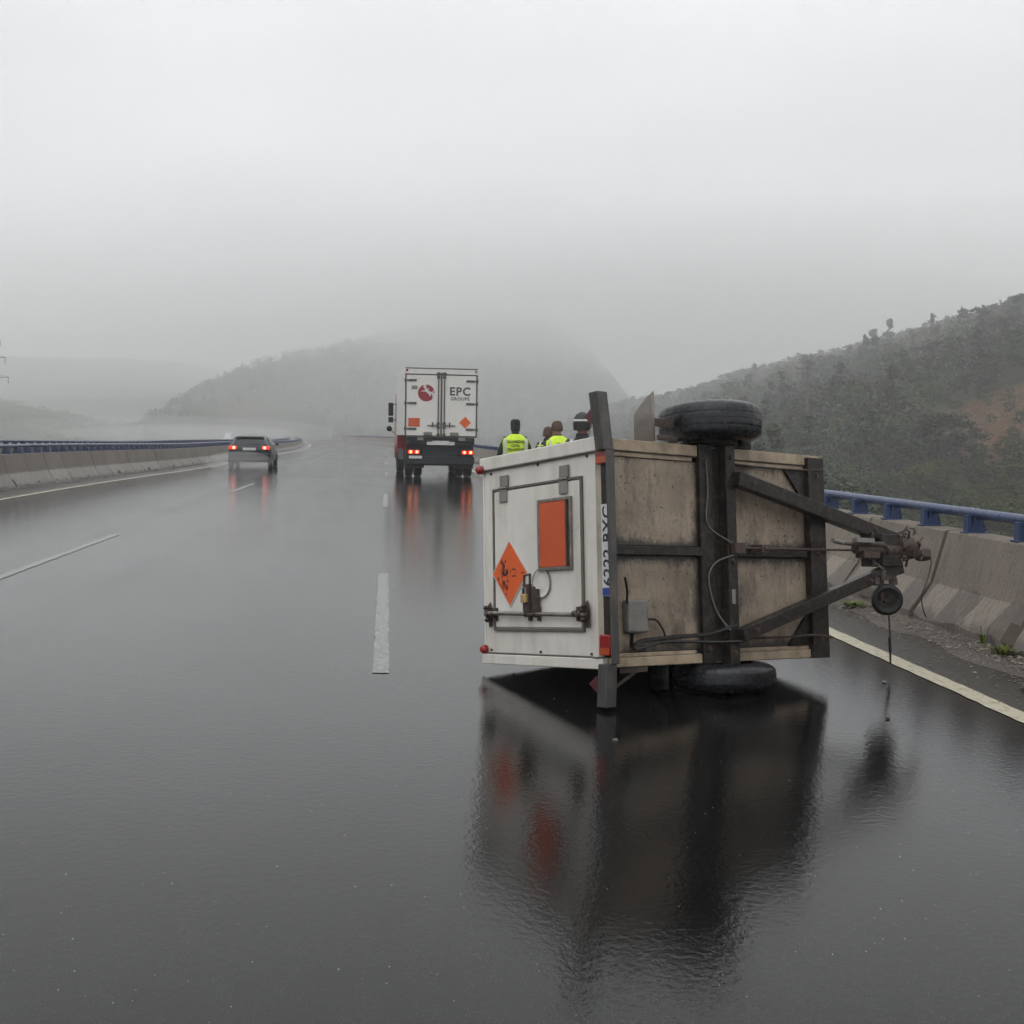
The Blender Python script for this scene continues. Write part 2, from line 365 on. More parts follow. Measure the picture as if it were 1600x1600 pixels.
# viaduct parapet slab edge and piers below the right side
m = MB()
ys = np.arange(-25, 420, 5.)
for a, b in zip(ys[:-1], ys[1:]):
    p, q = rp(4.9, a), rp(4.9, b)
    m.add([(p[0], p[1], p[2]-.02), (p[0]+.5, p[1], p[2]-.02), (p[0]+.5, p[1], p[2]-1.6), (q[0], q[1], q[2]-.02), (q[0]+.5, q[1], q[2]-.02), (q[0]+.5, q[1], q[2]-1.6)], [(0, 1, 4, 3), (1, 2, 5, 4)])
o = m.build('deck_edge', 'conc_l'); o['kind'] = 'structure'

# ------------------------------------------------------------------ concrete barriers with blue rail
SEG = 1.66
def seg_mesh(name, mat, side, var, gap):
    """profile in x (towards +x is away from traffic for side=1); y along"""
    r = random.Random(var)
    prof = [(0, -.06), (.0, .075), (.19, .335), (.315, .775), (.335, .79), (.52, .79), (.535, .775), (.56, -.06)]
    ysn = [0, .25, .55, .83, 1.11, 1.4, SEG-gap]; vs = []
    for y in ysn:
        for i, (a, b) in enumerate(prof):
            j = r.uniform(-.012, .012) if i in (0, 1) else r.uniform(-.004, .004)
            if i == 1: b += r.uniform(-.05, .03); j += abs(r.gauss(0, .02))
            vs.append((side*(a+j), y, b+(r.uniform(-.004, .004) if i in (3, 4) else 0)))
    n = len(prof); fs = [(k*n+i, k*n+i+1, (k+1)*n+i+1, (k+1)*n+i) for k in range(len(ysn)-1) for i in range(n-1)]
    fs += [tuple(range(n)), tuple(range((len(ysn)-1)*n, len(ysn)*n))]
    m = MB(); m.add(vs, fs); return m.mesh(name, mat)
def post_mesh(side):
    m = MB(); pr = [(.36, .78), (.40, .78), (.50, .98), (.44, .99)]
    for y0, y1 in ((-.045, -.035), (.035, .045)):
        m.prism([(.36, .788), (.50, .788), (.47, .95), (.41, .95)], lambda a, b, d: (side*a, d, b), y0, y1)
    m.box(min(side*.34, side*.352), max(side*.34, side*.352)+.02, -.04, .04, .788, .94)
    m.box(min(side*.32, side*.53), max(side*.32, side*.53), -.058, .058, .788, .80)
    return m.mesh('post', 'blue')
def barrier(xb, side, mat, Y0, n, label, raillabel, gap=.034, lift=0.):
    """xb: road offset of the traffic-side base"""
    t = thing('concrete_barrier', label, 'barrier', rp(xb, Y0, lift))
    inv = Vector(rp(xb, Y0)); metas = [seg_mesh('barrier_segment', mat, side, v, gap) for v in range(5)]
    core = MB(); prev = None
    for k in range(n):
        y = Y0+k*SEG; p = Vector(rp(xb, y)); q = Vector(rp(xb, y+SEG))
        o = bpy.data.objects.new('barrier_segment', metas[(k*3+k//4) % 5]); col.objects.link(o); o.parent = t
        o.location = p-inv; d = q-p
        o.rotation_euler = (math.asin(d.z/d.length), 0, -math.atan2(d.x, d.y))
        for a, b in ((p-inv, q-inv),):
            prf = [(.035, -.05), (.035, .07), (.215, .33), (.34, .755), (.50, .755), (.53, -.05)]
            core.add([(a.x+side*u, a.y, a.z+v) for u, v in prf]+[(b.x+side*u, b.y, b.z+v) for u, v in prf],
                     [(i, i+1, 7+i, 6+i) for i in range(5)])
    core.build('joint_filler', 'joint', t)
    g = thing('guard_rail', raillabel, 'guard rail', rp(xb, Y0, lift))
    m = MB(); ys = np.arange(Y0-.4, Y0+n*SEG, 1.5)
    m.tube([Vector(rp(xb+side*.435, y, .965))-inv for y in ys], .044, 14); m.build('rail', 'blue', g, True)
    pm = post_mesh(side); far = MB(); np_ = int(n*SEG/.84)
    for k in range(np_):
        y = Y0+.35+k*.84; p = Vector(rp(xb, y))-inv
        if k < 290:
            o = bpy.data.objects.new('post', pm); col.objects.link(o); o.parent = g; o.location = p
            o.rotation_euler = (0, 0, -math.atan2(float(dev(y+1)-dev(y)), 1))
        else: far.box(p.x+side*.4-.05, p.x+side*.4+.05, p.y-.05, p.y+.05, p.z+.78, p.z+.95)
    if far.v: tag(far.build('far_posts', 'blue', g), kind='stuff')
    return t, g
barrier(4.53, 1, 'conc_r', -3.12, 190, 'brown weathered concrete barrier with striped foot right of the overturned trailer', 'blue tubular guard rail on the right-hand concrete barrier', gap=.062)
barrier(-8.5, -1, 'conc_l', 7.5, 160, 'grey segmented concrete barrier along the left edge of the wet road', 'dark blue guard rail on the near left concrete barrier')
barrier(-11.35, 1, 'conc_l', 7.5, 160, 'far concrete median barrier of the opposite carriageway, behind the left barrier', 'upper dark blue guard rail with see-through gaps, far side of the median', lift=.11)

# ------------------------------------------------------------------ terrain
def cdepth(X, Y): return X*math.sin(YAW)+Y*math.cos(YAW)
HILLS = [  # (px knots, skyline y knots, foot distance, ridge distance, base z, skyline drop)
 ('right', [860, 950, 1000, 1100, 1200, 1300, 1400, 1500, 1600, 1800, 2300, 4000], [690, 662, 650, 636, 612, 590, 566, 546, 526, 490, 450, 450], [300, 240, 210, 160, 120, 95, 75, 65, 60, 50, 45, 45], [500, 480, 460, 420, 385, 370, 360, 352, 340, 310, 280, 260], -12),
 ('right_far', [850, 950, 1050, 1150, 1250, 1350, 1450, 1600, 2000, 4000], [690, 668, 644, 622, 596, 572, 552, 524, 480, 480], [560]*10, [820]*10, -12),
 ('centre', [120, 200, 260, 330, 430, 550, 620, 700, 800, 850, 900, 960, 1040], [690, 668, 648, 605, 566, 540, 522, 506, 498, 506, 536, 588, 690], [430]*6+[500]*7, [820, 820, 840, 860, 900, 1000, 1150, 1280, 1300, 1280, 1250, 1200, 1200], -10),
 ('centre_near', [480, 560, 640, 760, 880, 980, 1060], [690, 652, 630, 612, 622, 648, 690], [480]*7, [860]*7, -10),
 ('left_far', [-9000, -500, 0, 250, 420, 600, 800], [560, 548, 556, 562, 585, 640, 690], [1000]*7, [1750]*7, -8),
 ('left_bank', [-9000, -600, -200, 0, 100, 210, 300], [520, 560, 595, 622, 642, 668, 692], [450, 450, 460, 470, 480, 490, 500], [930, 930, 940, 950, 960, 970, 980], -3),
]
def tz(X, Y):
    X = np.asarray(X, float); Y = np.asarray(Y, float)
    Ys = np.maximum(Y, 1.); pxx = np.clip(605+1900*np.tan(np.arctan2(X, Ys)), -8999, 3999)
    r = np.hypot(X, Y); base = np.where(X > 0, -11., -4.)+np.sin(X*.021)*1.2+np.sin(Y*.017+X*.008)*1.5
    z = base.copy()
    for nm, kx, ky, f0, f1, zb in HILLS:
        ysk = np.interp(pxx, kx, ky); r0 = np.interp(pxx, kx, f0); r1 = np.interp(pxx, kx, f1)
        dep = np.maximum(cdepth(X, Y)/np.maximum(r, 1)*r1, r1*.3)
        top = 1.5+(678-ysk)/1900*dep
        u = np.clip((r-r0)/(r1-r0), 0, 1); prof = .35*u+.65*u*u*(3-2*u)
        hz = zb+(top-zb)*prof-np.clip(r-r1, 0, 400)*.05
        hz = np.where((top > zb) & (r > r0), hz, -99)
        rough = (np.sin(X*.06+Y*.023)*np.sin(Y*.05-X*.031)*2.2+np.sin(X*.15)*np.sin(Y*.13)*.8)*np.clip(prof, 0, .7)
        z = np.maximum(z, hz+rough)
    dx = np.abs(X-(dev(np.clip(Y, -50, 900))-9)); corr = np.maximum(0, dx-17)*.42-1.8
    z = np.where(Y < 650, np.minimum(z, corr), z)
    return z
gx = np.concatenate([np.arange(-2600, -300, 46), np.arange(-300, 420, 7), np.arange(420, 2601, 46)])
gy = np.concatenate([np.arange(-240, 30, 18), np.arange(30, 480, 7), np.arange(480, 1300, 28), np.arange(1300, 2300, 60)])
GX, GY = np.meshgrid(gx, gy); GZ = tz(GX, GY)
def proj(P):
    d = np.asarray(P, float)-np.array([0, 0, 1.5]); fw = np.array([math.sin(YAW)*math.cos(PIT), math.cos(YAW)*math.cos(PIT), math.sin(PIT)])
    r = np.array([math.cos(YAW), -math.sin(YAW), 0]); u = np.cross(r, fw); z = d@fw
    return 800+1900*(d@r)/z, 800-1900*(d@u)/z, z
nx, ny = len(gx), len(gy)
V = np.stack([GX.ravel(), GY.ravel(), GZ.ravel()], 1)
F = [(j*nx+i, j*nx+i+1, (j+1)*nx+i+1, (j+1)*nx+i) for j in range(ny-1) for i in range(nx-1)]
me = bpy.data.meshes.new('terrain'); me.from_pydata(V.tolist(), [], F)
me.polygons.foreach_set('use_smooth', [True]*len(me.polygons))
# a bare bracken slope on the right hillside: x/y centre and size on the ground
BR = (np.array([86., 150.]), 20., 42., -.25)
def bracken(X, Y):
    c, a, b, th = BR; dx, dy = X-c[0], Y-c[1]
    p = (dx*math.cos(th)+dy*math.sin(th))/a; q = (-dx*math.sin(th)+dy*math.cos(th))/b
    return np.clip(1.6-np.hypot(p, q)*1.5, 0, 1)
at = me.attributes.new('bracken', 'FLOAT', 'POINT'); at.data.foreach_set('value', bracken(V[:, 0], V[:, 1]).astype(np.float32))
def terrain_mat():
    m, t, b = nodes('hillside_scrub')
    n1 = noise(t, .02, 6, None, .6); n2 = noise(t, .15, 6, None, .7); n3 = noise(t, .9, 5, None, .7)
    c = mixc(t, mrange(t, n2, .35, .65), (.020, .027, .011), (.05, .055, .02))
    c = mixc(t, mrange(t, n1, .5, .65, 0, .7), c, (.065, .065, .028))
    c = mixc(t, mrange(t, n3, .55, .75, 0, .7), c, (.012, .016, .008))
    at = nnode(t, 'ShaderNodeAttribute', attribute_name='bracken')
    f = mrange(t, math_(t, 'ADD', at.outputs['Fac'], mrange(t, n2, .2, .8, -.5, .5)), .35, .7)
    br = mixc(t, mrange(t, n3, .4, .65), (.085, .05, .03), (.20, .105, .06))
    c = mixc(t, f, c, br)
    t.links.new(c, b.inputs['Base Color']); b.inputs['Roughness'].default_value = .9; b.inputs['Specular IOR Level'].default_value = .1
    bump(t, b, math_(t, 'ADD', n2, n3), 1, 1.2); return m
me.materials.append(terrain_mat()); o = link('terrain', me); o['kind'] = 'structure'

# ------------------------------------------------------------------ trees
def crown_mesh(name, seed, kind, mat, nleaf):
    r = np.random.default_rng(seed); cs = []
    if kind == 'pine':
        for k in range(26):
            h = r.uniform(.18, 1); rad = (1-h)*.26+.02; a = r.uniform(0, 6.28)
            cs.append((rad*math.cos(a)*r.uniform(.3, 1), rad*math.sin(a)*r.uniform(.3, 1), h, .075+.05*(1-h), .05))
    else:
        nl = 42 if kind == 'tree' else 30; lo = .08 if kind == 'tree' else .0
        for k in range(nl):
            a = r.uniform(0, 6.28); h = r.uniform(lo+.08, .9); rad = (.40 if kind == 'tree' else .55)*math.sqrt(max(.04, 1-((h-.5)/.5)**2))*r.uniform(.25, 1)
            cs.append((rad*math.cos(a), rad*math.sin(a), h, r.uniform(.06, .17)*(1 if kind == 'tree' else 1.2), r.uniform(.05, .13)))
    cs = np.array(cs); pick = r.integers(0, len(cs), nleaf); c = cs[pick]
    d = r.normal(size=(nleaf, 3)); d /= np.linalg.norm(d, axis=1)[:, None]; rad = r.uniform(.25, 1.12, nleaf)
    P = c[:, :3]+d*np.stack([c[:, 3], c[:, 3], c[:, 4]], 1)*rad[:, None]+r.normal(size=(nleaf, 3))*.012
    s = r.uniform(.010, .026, nleaf)*(1 if kind != 'bush' else 1.25)
    nrm = d+r.normal(size=(nleaf, 3))*.55; nrm /= np.linalg.norm(nrm, axis=1)[:, None]
    t1 = np.cross(nrm, r.normal(size=(nleaf, 3))); t1 /= np.linalg.norm(t1, axis=1)[:, None]; t2 = np.cross(nrm, t1)
    vs = np.stack([P-t1*s[:, None]*1.3, P+t2*s[:, None]*.8, P+t1*s[:, None]*1.3, P-t2*s[:, None]*.8], 1).reshape(-1, 3)
    me = bpy.data.meshes.new(name); me.from_pydata(vs.tolist(), [], [(4*i, 4*i+1, 4*i+2, 4*i+3) for i in range(nleaf)])
    me.materials.append(MAT[mat]); return me, vs, cs
def trunk_mesh(seed, kind, cs):
    r = random.Random(seed); m = MB()
    m.tube([(0, 0, -.08), (r.uniform(-.01, .01), r.uniform(-.01, .01), .3), (r.uniform(-.03, .03), r.uniform(-.03, .03), .6), (r.uniform(-.03, .03), r.uniform(-.03, .03), .9 if kind == 'pine' else .78)], [.022, .018, .011, .004], 6)
    if kind != 'pine':
        for k in range(7):
            c = cs[k]; h = max(.05, c[2]*.55); m.tube([(0, 0, h), (c[0]*.55, c[1]*.55, (h+c[2])/2), (c[0], c[1], c[2])], [.010, .007, .003], 5)
    return m.mesh('trunk', 'bark', True)
VAR = []
for i, (kind, mat) in enumerate([('tree', 'leaf'), ('tree', 'leaf_dark'), ('tree', 'leaf'), ('tree', 'leaf_dark'), ('bush', 'leaf_bush'), ('bush', 'leaf'), ('bush', 'leaf_bush'), ('pine', 'leaf_dark'), ('pine', 'leaf_dark')]):
    cm, cv, cs = crown_mesh('crown', 100+i, kind, mat, 4200 if kind != 'bush' else 4200)
    VAR.append((kind, cm, trunk_mesh(i, kind, cs), cv, cs, mat))
# sites on the right hillside
sites = []; cells = {}
def try_site(X, Y, mind):
    ci, cj = int(X//8), int(Y//8)
    for i in (-1, 0, 1):
        for j in (-1, 0, 1):
            for a, b in cells.get((ci+i, cj+j), ()):
                if (a-X)**2+(b-Y)**2 < mind*mind: return False
    cells.setdefault((ci, cj), []).append((X, Y)); return True
rr = random.Random(3); tries = 0
while tries < 45000 and len(sites) < 1700:
    tries += 1
    p = rr.uniform(900, 1780); rad = math.sqrt(rr.uniform(26**2, 520**2)) if tries % 3 else rr.uniform(22, 200)
    az = math.atan((p-605)/1900); X, Y = rad*math.sin(az), rad*math.cos(az)
    if X < 11 or float(bracken(X, Y)) > .62 and rr.random() < .93: continue
    if not try_site(X, Y, 2.6+rad*.0085): continue
    sites.append((X, Y, 0.))
_kx, _ky = HILLS[0][1], HILLS[0][4]
for _ in range(2400):
    p = rr.uniform(930, 1760); rad = float(np.interp(p, _kx, _ky))+rr.uniform(-45, 35); az = math.atan((p-605)/1900); X, Y = rad*math.sin(az), rad*math.cos(az)
    if try_site(X, Y, 3.3): sites.append((X, Y, 0.))
_z = tz([q[0] for q in sites], [q[1] for q in sites]); sites = [(q[0], q[1], float(z)) for q, z in zip(sites, _z)]
sites.sort(key=lambda s: s[0]**2+s[1]**2)
LB = {'tree': ('leafy_tree', 'leafy broadleaf tree on the misty slope behind the blue guard rail', 'tree', 'broadleaf trees on the right hillside'),
      'bush': ('bush', 'low bushy shrub in the valley below the blue guard rail', 'bush', 'shrubs below the right-hand barrier'),
      'pine': ('pine_tree', 'dark pointed conifer among broadleaf trees on the misty right slope', 'tree', 'conifers on the right hillside')}
far = {}
for i, (X, Y, z) in enumerate(sites):
    d = math.hypot(X, Y)
    br = float(bracken(X, Y))
    if d < 75: k = rr.choice([4, 5, 6, 4, 6, 0]) ; h = rr.uniform(2.6, 4.6)
    elif br > .3: k = rr.choice([4, 6]); h = rr.uniform(1.2, 2.2)
    elif d < 150 and X/Y > .40: k = rr.choice([4, 5, 6]); h = rr.uniform(2.2, 3.6)
    else:
        k = rr.choice([0, 1, 2, 3, 0, 1, 2, 3, 4, 5, 7]) if d < 230 else rr.choice([0, 1, 2, 3, 1, 3, 0, 7, 8]); h = rr.triangular(4.0, 10.0, 6.0)*(.8 if d < 130 else 1.) if k < 4 else (rr.uniform(7, 11) if k > 6 else rr.uniform(3, 5))
    if k == 0 and d < 75: h += 1.2
    kind, cm, tm, cv, cs, mat = VAR[k]; wd = rr.uniform(.85, 1.2)*(1.15 if kind == 'bush' else (1.25 if kind == 'tree' else 1.))
    _rd = float(np.interp(605+1900*X/Y, _kx, _ky))
    if d > _rd-60 and kind != 'bush': h = min(h, 7.4); wd *= 1.25
    if i < 300:
        nm, lb, ct, gp = LB[kind]
        t = thing(nm, lb, ct, (X, Y, z-.1), rr.uniform(0, 6.28), gp); t.scale = (h*wd, h*wd, h)
        link('trunk', tm, t); link('crown', cm, t)
    else: far.setdefault(mat, []).append((X, Y, z-.1, h*wd, h, rr.uniform(0, 6.28), k))
def forest(name, label, items, mat, nleaf, grow=1.9):
    out = []
    for (X, Y, z, wd, h, a, k) in items:
        cv = VAR[k][3].reshape(-1, 4, 3); sel = cv[rng.integers(0, len(cv), nleaf)]
        c = sel.mean(1, keepdims=True); q = (c+(sel-c)*grow).reshape(-1, 3)
        ca, sa = math.cos(a), math.sin(a)
        out.append(np.stack([X+(q[:, 0]*ca-q[:, 1]*sa)*wd, Y+(q[:, 0]*sa+q[:, 1]*ca)*wd, z+q[:, 2]*h], 1))
    v = np.concatenate(out); n = len(v)//4
    me = bpy.data.meshes.new(name); me.vertices.add(len(v)); me.vertices.foreach_set('co', v.ravel().astype(np.float32))
    me.loops.add(n*4); me.loops.foreach_set('vertex_index', np.arange(n*4, dtype=np.int32))
    me.polygons.add(n); me.polygons.foreach_set('loop_start', np.arange(0, n*4, 4, dtype=np.int32)); me.polygons.foreach_set('loop_total', np.full(n, 4, np.int32))
    me.update(calc_edges=True); me.materials.append(MAT[mat])
    me.attributes.new('tint', 'FLOAT', 'POINT').data.foreach_set('value', np.repeat(rng.random(len(items)), nleaf*4).astype(np.float32))
    return tag(link(name, me), label, 'forest', kind='stuff')
for mat, lb in (('leaf', 'mid green far woodland higher on the misty right slope'), ('leaf_dark', 'dark green far woodland near the right skyline'), ('leaf_bush', 'pale green far scrub on the right slope')):
    if far.get(mat): forest('far_wood', lb, far[mat], mat, 620, 2.0)
items = []
while len(items) < 1100:
    X, Y = 86+rr.gauss(0, 16), 150+rr.gauss(0, 30)
    if float(bracken(X, Y)) < .35: continue
    items.append((X, Y, float(tz(X, Y))-.15, rr.uniform(.9, 2.0), rr.uniform(.4, 1.0), rr.uniform(0, 6), rr.choice([4, 5, 6])))
forest('bracken_patch', 'rust-brown dead bracken on the bare patch of the right slope', items, 'bracken', 70, 2.2)
items = []
for _ in range(700):
    p = rr.uniform(930, 1760); rad = rr.uniform(620, 850); az = math.atan((p-605)/1900); X, Y = rad*math.sin(az), rad*math.cos(az)
    items.append((X, Y, float(tz(X, Y))-.3, rr.uniform(6, 10), rr.uniform(5, 9), rr.uniform(0, 6), rr.choice([0, 1, 2, 3, 8])))
forest('far_wood', 'pale hazy woodland on the ridge behind the right slope', items, 'leaf_dark', 200, 2.6)
items = []
for _ in range(2600):
    p = rr.uniform(240, 930); rad = math.sqrt(rr.uniform(480**2, 1300**2)); az = math.atan((p-605)/1900); X, Y = rad*math.sin(az), rad*math.cos(az)
    if abs(X-(float(dev(Y))-9)) < 30 and Y < 650: continue
    items.append((X, Y, float(tz(X, Y))-.3, rr.uniform(4, 8), rr.uniform(3, 7), rr.uniform(0, 6), rr.choice([1, 3, 4, 8])))
forest('far_wood', 'faint fog-veiled woodland on the hill behind the lorry', items, 'leaf_dark', 90, 3.2)
items = []
for _ in range(420):
    p = rr.uniform(-250, 240); rad = rr.uniform(480, 960); az = math.atan((p-605)/1900); X, Y = rad*math.sin(az), rad*math.cos(az)
    if abs(X-(float(dev(Y))-9)) < 21: continue
    items.append((X, Y, float(tz(X, Y))-.2, rr.uniform(3, 7), rr.uniform(1.5, 3.4), rr.uniform(0, 6), rr.choice([4, 5, 6])))
forest('scrub', 'low scrub covering the grassy bank at the far left', items, 'leaf_bush', 150, 2.4)

# ------------------------------------------------------------------ overturned trailer (local x = length, y = towards its roof, z = across)
TR = Matrix(((.872575, -.488480, .000253), (.483383, .863546, .143627), (-.070378, -.125203, .989632)))
TP = Vector((1.2136, 6.6824, .1826))
trailer = thing('box_trailer', 'white box trailer overturned onto its side with stained plywood floor and chassis exposed', 'trailer', mat=Matrix.Translation(TP) @ TR.to_4x4())
TS = .98
trailer.scale = (TS, TS, TS)
def B_(name, mat, *boxes, parent=trailer, bevel=.004):
    m = MB()
    for b in boxes: m.box(*b)
    return m.build(name, mat, parent, bevel=bevel)
Ln, Hv, Wd = 1.882, 1.240, 1.340
B_('rear_wall', 'white_panel', (0, .03, .055, 1.222, .062, 1.262), bevel=.002)
B_('corner_post', 'cream', (-.006, .05, .0, .053, .062, 1.262))
B_('side_wall', 'white_panel', (.0, Ln, .0, Hv, 1.264, Wd), bevel=.012)
B_('side_wall', 'white_panel', (.0, Ln, .0, Hv, .0, .060), bevel=.012)
B_('roof_panel', 'white_panel', (-.004, Ln, 1.224, Hv+.006, .062, 1.262), bevel=.008)
B_('front_wall', 'white_panel', (Ln-.03, Ln-.002, .053, 1.222, .062, 1.262))
B_('rear_trim', 'white_panel', (-.022, -.002, -.002, Hv+.008, 1.262, Wd+.006), bevel=.006)
B_('rear_trim', 'white_panel', (-.022, -.002, -.002, Hv+.008, -.006, .058), bevel=.006)
# weld drips and sealant along the trim
m = MB(); m.tube([(-.012, Hv, 1.258), (-.014, .6, 1.257), (-.012, .0, 1.259)], .005, 6); m.tube([(-.012, 1.19, .066), (-.014, .6, .064), (-.015, .12, .064), (-.022, .05, .060), (-.02, -.02, .066)], .006, 6)
m.build('sealant_bead', 'gasket', trailer, True)
for (v, z) in ((1.14, 1.235), (.62, 1.243), (.13, 1.243), (1.16, .085), (.62, .082), (.12, .080)):
    m = MB(); m.lathe([(0, -.012), (.007, -.010), (.009, 0)], (0, v, z), (1, 0, 0), 8); m.build('rivet', 'rust', trailer, True)
# door
door = B_('door', 'white_panel', (-.014, -.001, .196, 1.092, .232, 1.108), bevel=.004)
def ringbox(m, y0, y1, z0, z1, wd, x0, x1):
    m.box(x0, x1, y0, y1, z1-wd, z1); m.box(x0, x1, y0, y1, z0, z0+wd); m.box(x0, x1, y0, y0+wd, z0+wd+.0005, z1-wd-.0005); m.box(x0, x1, y1-wd, y1, z0+wd+.0005, z1-wd-.0005); return m
ringbox(MB(), .172, 1.115, .208, 1.131, .017, -.0165, -.0012).build('gasket', 'gasket', door, bevel=.003)
for v0 in (.30, .937):
    m = MB(); m.box(-.026, -.0192, v0, v0+.082, 1.035, 1.118); m.box(-.022, -.0012, v0, v0+.082, 1.136, 1.21); m.tube([(-.026, v0-.002, 1.127), (-.026, v0+.084, 1.127)], .009, 8)
    m.build('hinge', 'hinge', door, bevel=.004)
# orange plate in its holder
hold = ringbox(MB(), .262, .598, .578, 1.018, .020, -.034, -.0145).build('placard_holder', 'galv', door, bevel=.003)
B_('placard', 'orange', (-.030, -.0155, .300, .578, .600, .998), parent=hold, bevel=.002)
m = MB(); m.prism([(.283, .600), (.297, .600), (.297, .998), (.283, .998)], lambda a, b, d: (d, a, b), -.046, -.032); m.tube([(-.036, .272, .78), (-.05, .262, .78), (-.05, .262, .74)], .004, 6); m.build('holder_clip', 'rust', hold)
# diamond label 1.1 with soot-smudged burst
cy0, cz0 = .918, .575
def dia(a): return [(cy0, cz0+a*1.09), (cy0-a, cz0), (cy0, cz0-a*1.09), (cy0+a, cz0)]
m = MB(); m.prism(dia(.198), lambda a, b, d: (d, a, b), -.020, -.0145); dmd = m.build('diamond_placard', 'plate_white', door)
m = MB(); m.prism(dia(.186), lambda a, b, d: (d, a, b), -.0225, -.0203); m.build('label_face', 'orange2', dmd)
r_ = random.Random(11); m = MB()
for k in range(46):
    a = r_.gauss(.985, .030); b = r_.gauss(.545, .085)
    if abs(a-cy0)+abs(b-cz0)/1.09 > .17: continue
    s1 = r_.uniform(.004, .012); n_ = r_.randint(4, 7)
    m.add([(-.0235-.0001*k*.1, a+s1*r_.uniform(.4, 1.2)*math.cos(6.283*i/n_), b+2.0*s1*r_.uniform(.4, 1.3)*math.sin(6.283*i/n_)) for i in range(n_)], [tuple(range(n_))])
for k in range(12):
    a = 6.283*k/12+.2; c = (.988, .59); m.add([(-.0232, c[0]+.012*math.cos(a-.25), c[1]+.012*math.sin(a-.25)), (-.0232, c[0]+.05*math.cos(a)*r_.uniform(.5, 1), c[1]+.06*math.sin(a)*r_.uniform(.5, 1)), (-.0232, c[0]+.012*math.cos(a+.25), c[1]+.012*math.sin(a+.25))], [(0, 1, 2)])
tag(m.build('burst_symbol', 'black', dmd), kind='stuff')
text('lettering', '1.1', .058, 'black', dmd, (-.0228, .866, .578), (0, 0, 1), (0, 1, 0), .0006, .0012)
text('lettering', '1', .045, 'black', dmd, (-.0228, .775, .575), (0, 0, 1), (0, 1, 0), .0006, .001)
# locking bar, brackets, handle, padlock, dish
m = MB(); m.tube([(-.048, 1.165, .324), (-.048, .115, .308)], .0135, 12); bar = m.build('lock_bar', 'galv', door, True)
for v in (1.135, 1.075, .70, .605, .215, .165):
    m = MB(); m.prism([(-.026, -.042), (.026, -.042), (.026, .042), (-.026, .042)], lambda a, b, d, v=v: (d, v+a*.55, .315+b), -.028, -.0145)
    m.lathe([(.018, -.015), (.020, 0), (.018, .015)], (-.048, v, .315), (0, 1, 0), 12); m.build('bar_bracket', 'rust', bar)
for v in (1.150, .135):
    m = MB()
    for dz in (-.035, -.012, .02, .042): m.lathe([(0, -.011), (.015, -.009), (.019, .0), (.015, .009), (0, .011)], (-.046+random.uniform(-.006, .006), v+random.uniform(-.014, .014), .315+dz), (.3, .6, .8), 10)
    m.prism([(-.026, -.075), (.008, -.085), (.03, -.022), (.022, .06), (-.008, .078), (-.026, .022)], lambda a, b, d, v=v: (d, v+a*.8, .315+b), -.022, -.0146)
    m.build('bar_keeper', 'rust', bar)
m = MB(); m.box(-.075, -.045, .645, .705, .33, .50); m.tube([(-.06, .705, .50), (-.06, .705, .555), (-.06, .645, .560), (-.06, .645, .50)], .009, 8); m.tube([(-.05, .60, .315), (-.05, .595, .43), (-.055, .62, .48)], .014, 8)
m.box(-.065, -.03, .585, .63, .33, .47); m.build('handle', 'rust', bar, bevel=.003)
m = MB(); m.box(-.096, -.072, .650, .702, .385, .440); pl = m.build('padlock', 'brass', bar, bevel=.005)
m = MB(); m.tube([(-.084, .66, .438), (-.084, .66, .475), (-.084, .692, .475), (-.084, .692, .438)], .006, 8); m.build('shackle', 'galv', pl, True)
m = MB(); m.lathe([(.088, -.002), (.086, -.012), (.074, -.008), (.055, .003), (.0, .008)], (-.0145, .575, .505), (1, 0, 0), 28); m.build('handle_dish', 'white_panel', door, True)
m = MB(); m.lathe([(.0875, -.013), (.092, -.014), (.092, -.003)], (-.0142, .575, .505), (1, 0, 0), 28); m.build('dish_rim', 'hinge', door, True)
# marker lamps, tail lamps, triangles, plate
for z in (1.268, .088):
    m = MB(); m.lathe([(0, -.042), (.018, -.040), (.028, -.026), (.030, -.002)], (-.022 if z > .5 else -.004, 1.222, z), (1, 0, 0), 12); m.build('marker_lamp', 'redlens', trailer, True)
web = MB(); web.box(-.008, -.0065+.006, -.112, -.003, .062, 1.262); rb = web.build('rear_beam', 'chassis', trailer)
fl = MB()
def skewbox(m, w0, w1, q0, q1):
    vs = [(*q0[i], w0) for i in range(4)]+[(*q1[i], w1) for i in range(4)]
    m.add(vs, [(0, 3, 2, 1), (4, 5, 6, 7), (0, 1, 5, 4), (1, 2, 6, 5), (2, 3, 7, 6), (3, 0, 4, 7)])
skewbox(fl, .03, 1.25, [(-.050, -.122), (.006, -.122), (.006, -.113), (-.050, -.113)], [(-.062, -.118), (.0, -.118), (.0, -.109), (-.062, -.109)])
fl.build('beam_flange', 'beam', rb, bevel=.002)
te = MB(); skewbox(te, 1.25, 1.590, [(-.070, -.112), (.004, -.112), (.004, -.030), (-.070, -.030)], [(-.105, -.100), (-.028, -.100), (-.028, -.020), (-.105, -.020)]); te.build('beam_end', 'beam', rb, bevel=.006)
te = MB(); skewbox(te, -.215, .03, [(-.088, -.100), (-.008, -.100), (-.008, -.020), (-.088, -.020)], [(-.080, -.112), (-.002, -.112), (-.002, -.030), (-.080, -.030)]); te.build('beam_end', 'beam', rb, bevel=.006)
